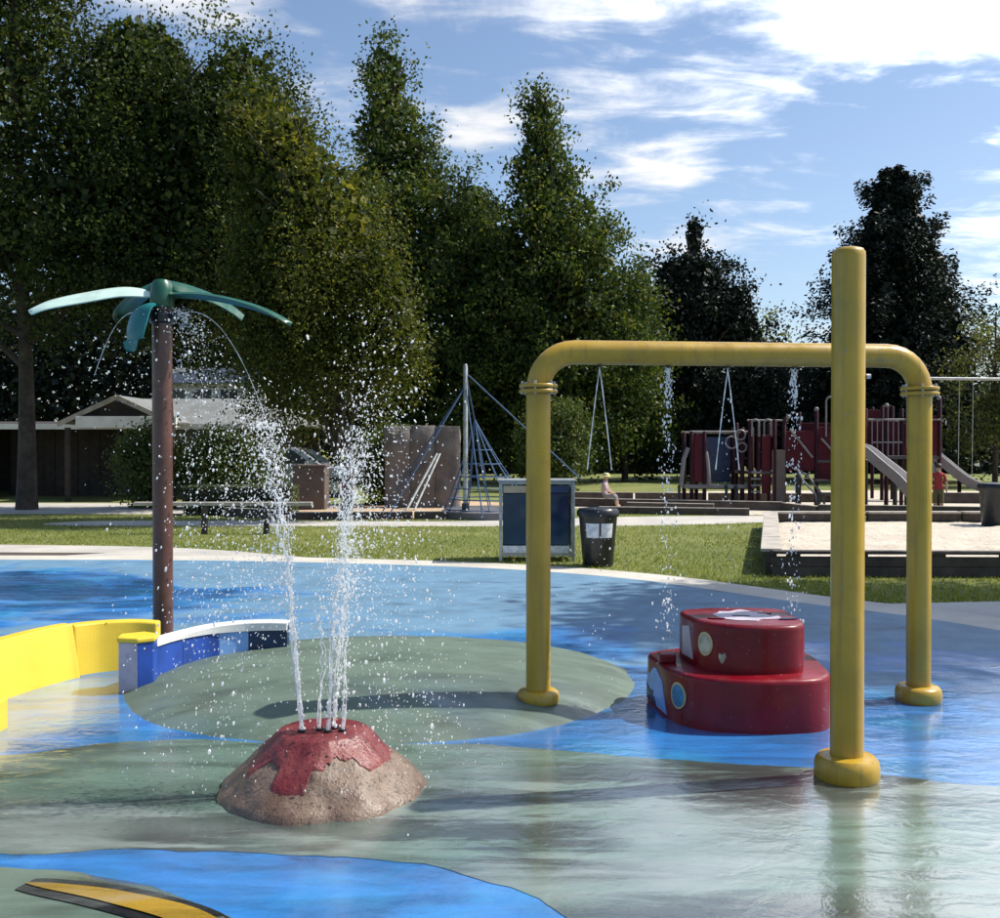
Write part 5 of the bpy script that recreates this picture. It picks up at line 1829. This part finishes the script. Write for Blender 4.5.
def broadleaf(name, base, label, lobes, nleaf, leaf, mat, bark='bark', trunk_r=0.25, hang=0.9, clump=28, shell=0.55, lean=(0, 0), cat='tree', group=None, clump_r=0.28, fill=0, pock=0.7, thin=0.0):
    t = empty(name, (base[0], base[1], 0), label, cat, group)
    bx_, by_ = base
    # limbs reach into each lobe
    top = max(l[2] + l[5] * 0.5 for l in lobes)
    z1 = min(l[2] - l[5] * 0.75 for l in lobes)
    paths = []
    main = max(lobes, key=lambda l: l[2])
    paths.append(([(0, 0, -0.1), (lean[0] * 0.3, lean[1] * 0.3, max(1.2, z1 * 0.7)), ((main[0] - bx_) * 0.6, (main[1] - by_) * 0.6, main[2] * 0.65), (main[0] - bx_, main[1] - by_, main[2] + main[5] * 0.7)], trunk_r, 0.03))
    for l in lobes:
        for k in range(7):
            a = random.uniform(0, 2 * PI)
            e = random.uniform(-0.5, 0.8)
            q = (l[0] - bx_ + l[3] * 0.85 * math.cos(a) * math.cos(e), l[1] - by_ + l[4] * 0.85 * math.sin(a) * math.cos(e), l[2] + l[5] * 0.8 * math.sin(e))
            zs = max(1.4, q[2] - random.uniform(1.5, 3.5))
            f = min(1, zs / main[2])
            s_ = ((main[0] - bx_) * f * 0.6, (main[1] - by_) * f * 0.6, min(zs, main[2] + main[5] * 0.4))
            mid = tuple((s_[i] + q[i]) / 2 + random.uniform(-0.3, 0.3) + (0.4 if i == 2 else 0) for i in range(3))
            paths.append(([s_, mid, q], trunk_r * 0.32, 0.015))
    trunk_obj(t, paths, M[bark])
    vol = np.array([l[3] * l[4] * l[5] for l in lobes]) ** 0.75
    vol = vol / vol.sum()
    nc = nleaf // clump
    li = rng.choice(len(lobes), nc, p=vol)
    L = np.array(lobes)[li]
    d = unit(rng.normal(size=(nc, 3)))
    rad = rng.random(nc) ** (1 / 3) * shell + (1 - shell) * rng.uniform(0.7, 1.08, nc)
    # uneven outline
    nz = np.array([mnoise.noise(Vector((x * 2.3 + bx_, y * 2.3, z * 2.3 + i))) for (x, y, z), i in zip(d, li)])
    rad = rad * (1 + 0.36 * nz)
    stray = rng.random(nc) < 0.02
    rad = np.where(stray, rad * rng.uniform(1.02, 1.16, nc), rad)
    d[:, 2] = np.where(stray, np.abs(d[:, 2]) * 0.9 + d[:, 2] * 0.1, d[:, 2])
    cc = L[:, 0:3] + d * rad[:, None] * L[:, 3:6]
    # thin out some pockets
    g = np.array([mnoise.noise(Vector((p[0] * pock, p[1] * pock, p[2] * pock * 1.2))) + 0.5 * mnoise.noise(Vector((p[0] * pock * 2.3, p[1] * pock * 2.3, p[2] * pock * 2.3))) for p in cc])
    cc = cc[g > thin]
    nc = len(cc)
    n_ = nc * clump
    ci = np.repeat(np.arange(nc), clump)
    s_ = rng.random(n_)
    csize = rng.uniform(0.6, 1.4, nc)[ci]
    off = rng.normal(size=(n_, 3)) * np.array([clump_r, clump_r, clump_r * 0.8]) * csize[:, None] * (1.1 - 0.5 * s_[:, None])
    off[:, 2] -= s_ * hang * csize
    c = cc[ci] + off - np.array([bx_, by_, 0])
    c[:, 2] = np.maximum(c[:, 2], 0.05)
    u = rng.normal(size=(n_, 3))
    u[:, 2] -= 0.7
    q = leaf_quads(c, u, leaf, leaf * 0.62)
    if fill:
        lf = rng.choice(len(lobes), fill, p=vol)
        Lf = np.array(lobes)[lf]
        cf = Lf[:, 0:3] + unit(rng.normal(size=(fill, 3))) * (rng.random(fill) ** 0.4 * 0.72)[:, None] * Lf[:, 3:6] - np.array([bx_, by_, 0])
        q = np.concatenate([q, leaf_quads(cf, rng.normal(size=(fill, 3)), max(0.24, leaf * 1.7), max(0.16, leaf * 1.2))])
    np_mesh('crown', q, 4, mat, t)
    return t


def conifer(name, base, h, rmax, label, mat, z_skirt=0.8, nbr=420, per=110, leaf=0.2, power=0.75, droop=0.25, seed=1, lop=0.0, bark='bark', top_thin=1.0, fill=0):
    t = empty(name, (base[0], base[1], 0), label, 'tree', 'evergreen trees behind the play area')
    r2 = np.random.default_rng(seed)
    trunk_obj(t, [([(0, 0, -0.1), (0.05, 0, h * 0.4), (0, 0.05, h * 0.75), (0, 0, h * 0.985)], 0.022 * h, 0.015)], M[bark])
    cs, us = [], []
    for b in range(nbr):
        s = (b + r2.random()) / nbr
        s = s ** 0.85
        z = z_skirt + (h - z_skirt) * s
        a = r2.uniform(0, 2 * PI)
        prof = (1 - s) ** power * (1 - 0.25 * math.exp(-((s - 0.0) / 0.08) ** 2))
        ripple = 1 + 0.10 * math.sin(s * 23 + seed) * (1 - s) + 0.42 * mnoise.noise(Vector((math.cos(a) * 1.3 + seed, math.sin(a) * 1.3, s * 6)))
        Lb = (rmax * prof * ripple + 0.25 * top_thin) * (r2.uniform(0.6, 0.98) if r2.random() < 0.75 else r2.uniform(0.95, 1.15))
        Lb *= 1 + lop * math.cos(a)
        m = max(14, int(per * (0.25 + Lb / rmax)))
        q = r2.random(m) ** 0.62
        up = 0.45 if s > 0.85 else 0.12
        ox = math.cos(a) * Lb * q
        oy = math.sin(a) * Lb * q
        oz = up * Lb * q - droop * Lb * q ** 2 * 1.5 + 0.12 * Lb * np.maximum(0, q - 0.75) * 2
        wdt = 0.08 + 0.26 * Lb * 0.5 * (0.2 + np.sin(PI * np.clip(q, 0, 1) ** 0.7)) * 0.6
        side = r2.normal(size=m) * wdt
        cx_ = ox - math.sin(a) * side
        cy_ = oy + math.cos(a) * side
        cz_ = z + oz - np.abs(side) * 0.25 + r2.normal(size=m) * (0.07 + 0.045 * Lb)
        cs.append(np.stack([cx_, cy_, cz_], 1))
        dirv = np.stack([np.full(m, math.cos(a)) - math.sin(a) * np.sign(side) * 0.8, np.full(m, math.sin(a)) + math.cos(a) * np.sign(side) * 0.8, np.full(m, -0.35)], 1)
        us.append(dirv + r2.normal(size=(m, 3)) * 0.7)
    c = np.concatenate(cs)
    c[:, 2] = np.maximum(c[:, 2], 0.1)
    q = leaf_quads(c, np.concatenate(us), leaf, leaf * 0.45)
    if fill:
        sf = r2.random(fill) ** 1.3 * 0.95
        af = r2.uniform(0, 2 * PI, fill)
        rf_ = rmax * (1 - sf) ** power * 0.66 * np.sqrt(r2.random(fill))
        cf = np.stack([rf_ * np.cos(af), rf_ * np.sin(af), z_skirt + (h - z_skirt) * sf], 1)
        q = np.concatenate([q, leaf_quads(cf, r2.normal(size=(fill, 3)), 0.4, 0.28)])
    np_mesh('crown', q, 4, mat, t)
    return t


broadleaf('birch_tree', (-12.3, 26.0), 'huge dark green birch at the left edge with trunk before the pavilion',
          [(-13.4, 26.0, 10.2, 4.2, 2.6, 5.6), (-12.6, 26, 15.0, 2.9, 2.4, 3.4), (-15.5, 26.5, 7.3, 3.2, 2.4, 3.4), (-10.8, 25.6, 7.0, 2.6, 2.2, 2.8)], 110000, 0.115, M['leaf_birch'], 'bark', 0.30, hang=0.7, fill=16000)
broadleaf('birch_tree', (-8.75, 26.2), 'broad birch rising behind the palm fountain',
          [(-8.9, 26.0, 8.6, 3.3, 2.4, 4.0), (-6.6, 25.6, 9.4, 1.9, 1.9, 3.4), (-9.3, 26, 11.4, 1.7, 1.8, 1.7), (-7.2, 25.8, 6.2, 2.8, 2.2, 2.4)], 115000, 0.11, M['leaf_birch'], 'bark', 0.26, hang=0.7, fill=16000)
broadleaf('birch_tree', (-3.45, 22.3), 'golden green weeping birch right of the palm fountain',
          [(-4.1, 22.0, 6.2, 1.9, 1.8, 2.6), (-4.9, 22.2, 7.7, 1.3, 1.4, 2.0), (-2.95, 22.0, 4.9, 1.3, 1.3, 1.6), (-2.4, 22.0, 4.2, 0.8, 0.9, 1.3), (-5.0, 22.4, 5.2, 1.6, 1.4, 2.3), (-3.9, 22.2, 4.4, 1.8, 1.4, 1.9), (-5.6, 22.4, 8.8, 0.9, 1.0, 1.3)], 92000, 0.08, M['leaf_gold'], 'bark', 0.16, hang=1.3, fill=12000, pock=0.9, thin=-0.04, clump_r=0.2)

EV = dict(clump=36, clump_r=0.34, hang=0.35, shell=0.42, pock=0.55, thin=0.0, group='evergreen trees behind the play area')
broadleaf('evergreen_tree', (-4.9, 45.5), 'tallest evergreen with pointed top behind the golden birch',
          [(-5.2, 45.5, 18.2, 1.3, 1.3, 2.3), (-5.0, 45.5, 15.6, 2.3, 2.2, 2.9), (-4.5, 45.5, 12.2, 3.2, 3, 3.6), (-3.4, 45.3, 9.0, 3.4, 3, 4.0), (-3.0, 45.3, 4.6, 4.0, 3.2, 3.8), (-6.4, 45.5, 8.5, 3.2, 3, 5)], 78000, 0.19, M['leaf_con'], trunk_r=0.35, fill=14000, **EV)
broadleaf('evergreen_tree', (2.2, 45.0), 'tall broad evergreen with a narrow spire behind the left arch post',
          [(1.8, 45, 16.2, 1.1, 1.1, 2.0), (1.9, 45, 13.9, 2.0, 1.9, 2.2), (2.4, 45, 11.0, 3.4, 3.1, 3.2), (3.2, 45, 8.2, 3.9, 3.4, 3.6), (4.6, 44.8, 6.2, 2.9, 2.8, 3.2), (0.2, 45, 8.0, 3.2, 3, 4.4), (2.4, 44.8, 4.0, 5.0, 3.4, 3.6)], 92000, 0.19, M['leaf_con'], trunk_r=0.35, fill=16000, **EV)
broadleaf('evergreen_tree', (-1.2, 48.5), 'shorter evergreen filling the gap between the two tallest evergreens',
          [(-1.3, 48.5, 12.4, 1.7, 1.7, 2.6), (-1.0, 48.5, 9.2, 2.8, 2.6, 3.8), (-1.0, 48.5, 4.6, 3.2, 2.8, 4)], 36000, 0.2, M['leaf_con'], trunk_r=0.25, fill=8000, **EV)
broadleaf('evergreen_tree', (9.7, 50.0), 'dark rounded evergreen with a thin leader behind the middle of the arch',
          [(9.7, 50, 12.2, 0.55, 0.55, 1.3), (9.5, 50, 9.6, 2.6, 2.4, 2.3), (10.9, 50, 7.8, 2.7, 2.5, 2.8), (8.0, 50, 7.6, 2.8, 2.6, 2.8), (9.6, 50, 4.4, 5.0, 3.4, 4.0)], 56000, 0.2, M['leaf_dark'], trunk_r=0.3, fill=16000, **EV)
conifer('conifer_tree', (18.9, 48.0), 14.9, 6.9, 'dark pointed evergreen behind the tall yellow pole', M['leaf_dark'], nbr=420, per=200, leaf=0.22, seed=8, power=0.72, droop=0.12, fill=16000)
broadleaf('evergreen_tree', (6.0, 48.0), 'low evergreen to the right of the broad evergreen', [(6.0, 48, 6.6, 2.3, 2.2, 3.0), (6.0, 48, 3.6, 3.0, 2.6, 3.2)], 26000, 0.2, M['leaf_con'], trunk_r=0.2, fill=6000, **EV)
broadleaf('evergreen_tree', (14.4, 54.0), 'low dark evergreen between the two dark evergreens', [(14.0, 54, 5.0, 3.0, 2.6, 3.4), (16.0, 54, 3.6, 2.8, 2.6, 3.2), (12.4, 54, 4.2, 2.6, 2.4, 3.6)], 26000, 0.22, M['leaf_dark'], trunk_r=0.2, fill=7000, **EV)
broadleaf('small_tree', (14.9, 56.0), 'small pale tree in the gap between the dark evergreens', [(14.9, 56, 7.2, 1.7, 1.6, 2.4), (14.0, 56, 5.5, 1.8, 1.6, 2.2)], 12000, 0.2, M['leaf_pale'], trunk_r=0.12)
broadleaf('small_tree', (20.3, 41.0), 'pale green sunlit tree at the right edge', [(20.3, 41, 5.2, 1.9, 1.8, 2.6), (19.6, 41, 3.2, 1.5, 1.5, 1.9), (21.8, 41, 4.4, 2.0, 1.8, 2.6)], 26000, 0.15, M['leaf_pale'], trunk_r=0.14)
# tree standing outside the frame at right: its shade falls on the pad
broadleaf('shade_tree', (12.2, 10.8), 'leafy tree beyond the right edge whose shade falls on the pad', [(11.5, 10.9, 10.0, 2.7, 2.6, 2.0), (13.6, 10.4, 10.8, 2.6, 2.4, 2.2), (11.8, 9.0, 9.4, 1.7, 1.6, 1.4)], 60000, 0.17, M['leaf_birch'], trunk_r=0.22, hang=0.5, fill=5000, thin=-0.25)

# shrubs
def shrub(name, x, y, rx, ry, h, label, mat, n_=9000, leaf=0.09, cat='shrub', group=None):
    return broadleaf(name, (x, y), label, [(x, y, h * 0.5, rx, ry, h * 0.52), (x + rx * 0.3, y, h * 0.62, rx * 0.55, ry * 0.6, h * 0.36), (x - rx * 0.35, y, h * 0.45, rx * 0.55, ry * 0.6, h * 0.42)],
                     n_, leaf, mat, trunk_r=0.06, hang=0.2, clump=16, thin=-0.5, fill=600, cat=cat, group=group, clump_r=0.16)


shrub('shrub', -9.3, 26.6, 1.0, 0.7, 2.3, 'leafy shrub left of the palm trunk in front of the pavilion', M['leaf_shrub'], 9000)
shrub('shrub', -7.4, 26.6, 1.1, 0.8, 2.2, 'leafy shrub right of the palm trunk under the roof edge', M['leaf_shrub'], 10000)
shrub('shrub', -6.75, 27.4, 0.8, 0.8, 2.0, 'dark shrub beside the silver car', M['leaf_shrub'], 8000)
shrub('shrub', 2.0, 37.0, 1.5, 1.2, 3.6, 'tall grey green shrub right of the left arch post', M['leaf_shrub'], 12000, 0.12)
shrub('shrub', -3.1, 28.3, 1.1, 0.8, 2.4, 'shrub under the golden birch behind the spray', M['leaf_shrub'], 9000)
# clipped hedge block
hb = empty('clipped_hedge', (-6.2, 24.0, 0), 'low clipped grey green hedge in front of the shrubs', 'hedge')
n_ = 16000
c = rng.uniform(-1, 1, (n_, 3))
ax = rng.integers(0, 3, n_)
c[np.arange(n_), ax] = np.sign(c[np.arange(n_), ax]) * rng.uniform(0.8, 1.03, n_)
c = c * np.array([1.25, 0.45, 0.33]) + np.array([0, 0, 0.36])
np_mesh('foliage', leaf_quads(c, rng.normal(size=(n_, 3)), 0.08, 0.05), 4, M['leaf_hedge'], hb)
MB().box((0, 0, 0.34), (2.2, 0.7, 0.56)).build('stems', M['bark'], hb)

# far wood closing the view
n_ = 150000
x = rng.uniform(-75, 75, n_)
y = rng.uniform(62, 72, n_)
hz = 7.0 + 2.6 * np.array([mnoise.noise(Vector((a * 0.13, 0.3, 0))) + 0.5 * mnoise.noise(Vector((a * 0.5, 7, 0))) for a in x])
hz = np.where(x > 12, hz * 0.75, np.where(x < -8, hz * 1.9, hz))
z = hz * rng.random(n_) ** 0.8
o = np_mesh('far_wood', leaf_quads(np.stack([x, y, z], 1), rng.normal(size=(n_, 3)), 0.5, 0.34), 4, M['leaf_dark'])
tag(o, 'dark belt of far trees closing the view behind the park', 'wood', kind='stuff')

# ------------------------------------------------------------------ grass
def pip(px_, py_, poly):
    inside = np.zeros(len(px_), bool)
    n_ = len(poly)
    j = n_ - 1
    for i in range(n_):
        xi, yi = poly[i][0], poly[i][1]
        xj, yj = poly[j][0], poly[j][1]
        hit = ((yi > py_) != (yj > py_)) & (px_ < (xj - xi) * (py_ - yi) / (yj - yi + 1e-12) + xi)
        inside ^= hit
        j = i
    return inside


N = 150000
gy = 10.0 + 14.0 * rng.random(N) ** 1.5
gx = rng.uniform(-0.56, 0.56, N) * gy
bad = pip(gx, gy, [(p.x, p.y) for p in rim_c])
for nm in ('path', 'dark_strip', 'footpath', 'forecourt', 'pavement', 'wood_chips', 'play_sand'):
    ob = bpy.data.objects[nm]
    poly = [(v.co.x, v.co.y) for v in ob.data.vertices]
    bad |= pip(gx, gy, poly)
bad |= pip(gx, gy, [FL, FR, BR, BL])
dn = np.array([mnoise.noise(Vector((a * 0.8, b * 0.8, 0))) for a, b in zip(gx, gy)])
keep = (~bad) & (rng.random(N) < 0.75 + 0.5 * dn)
gx, gy = gx[keep], gy[keep]
n_ = len(gx)
hgt = rng.uniform(0.018, 0.055, n_)
a = rng.uniform(0, 2 * PI, n_)
wd = rng.uniform(0.004, 0.009, n_)
tx, ty = rng.normal(size=n_) * 0.02, rng.normal(size=n_) * 0.02
v0 = np.stack([gx - np.cos(a) * wd, gy - np.sin(a) * wd, np.zeros(n_)], 1)
v1 = np.stack([gx + np.cos(a) * wd, gy + np.sin(a) * wd, np.zeros(n_)], 1)
v2 = np.stack([gx + tx, gy + ty, hgt], 1)
o = np_mesh('grass', np.stack([v0, v1, v2], 1).reshape(-1, 3), 3, M['grass_blade'])
tag(o, 'short dry green grass of the lawn', 'grass', kind='stuff')

for o in bpy.data.objects:
    if o.type == 'MESH' and o.parent is None and 'kind' in o and o['kind'] == 'structure' and 'label' not in o:
        o['label'] = 'part of the ground'
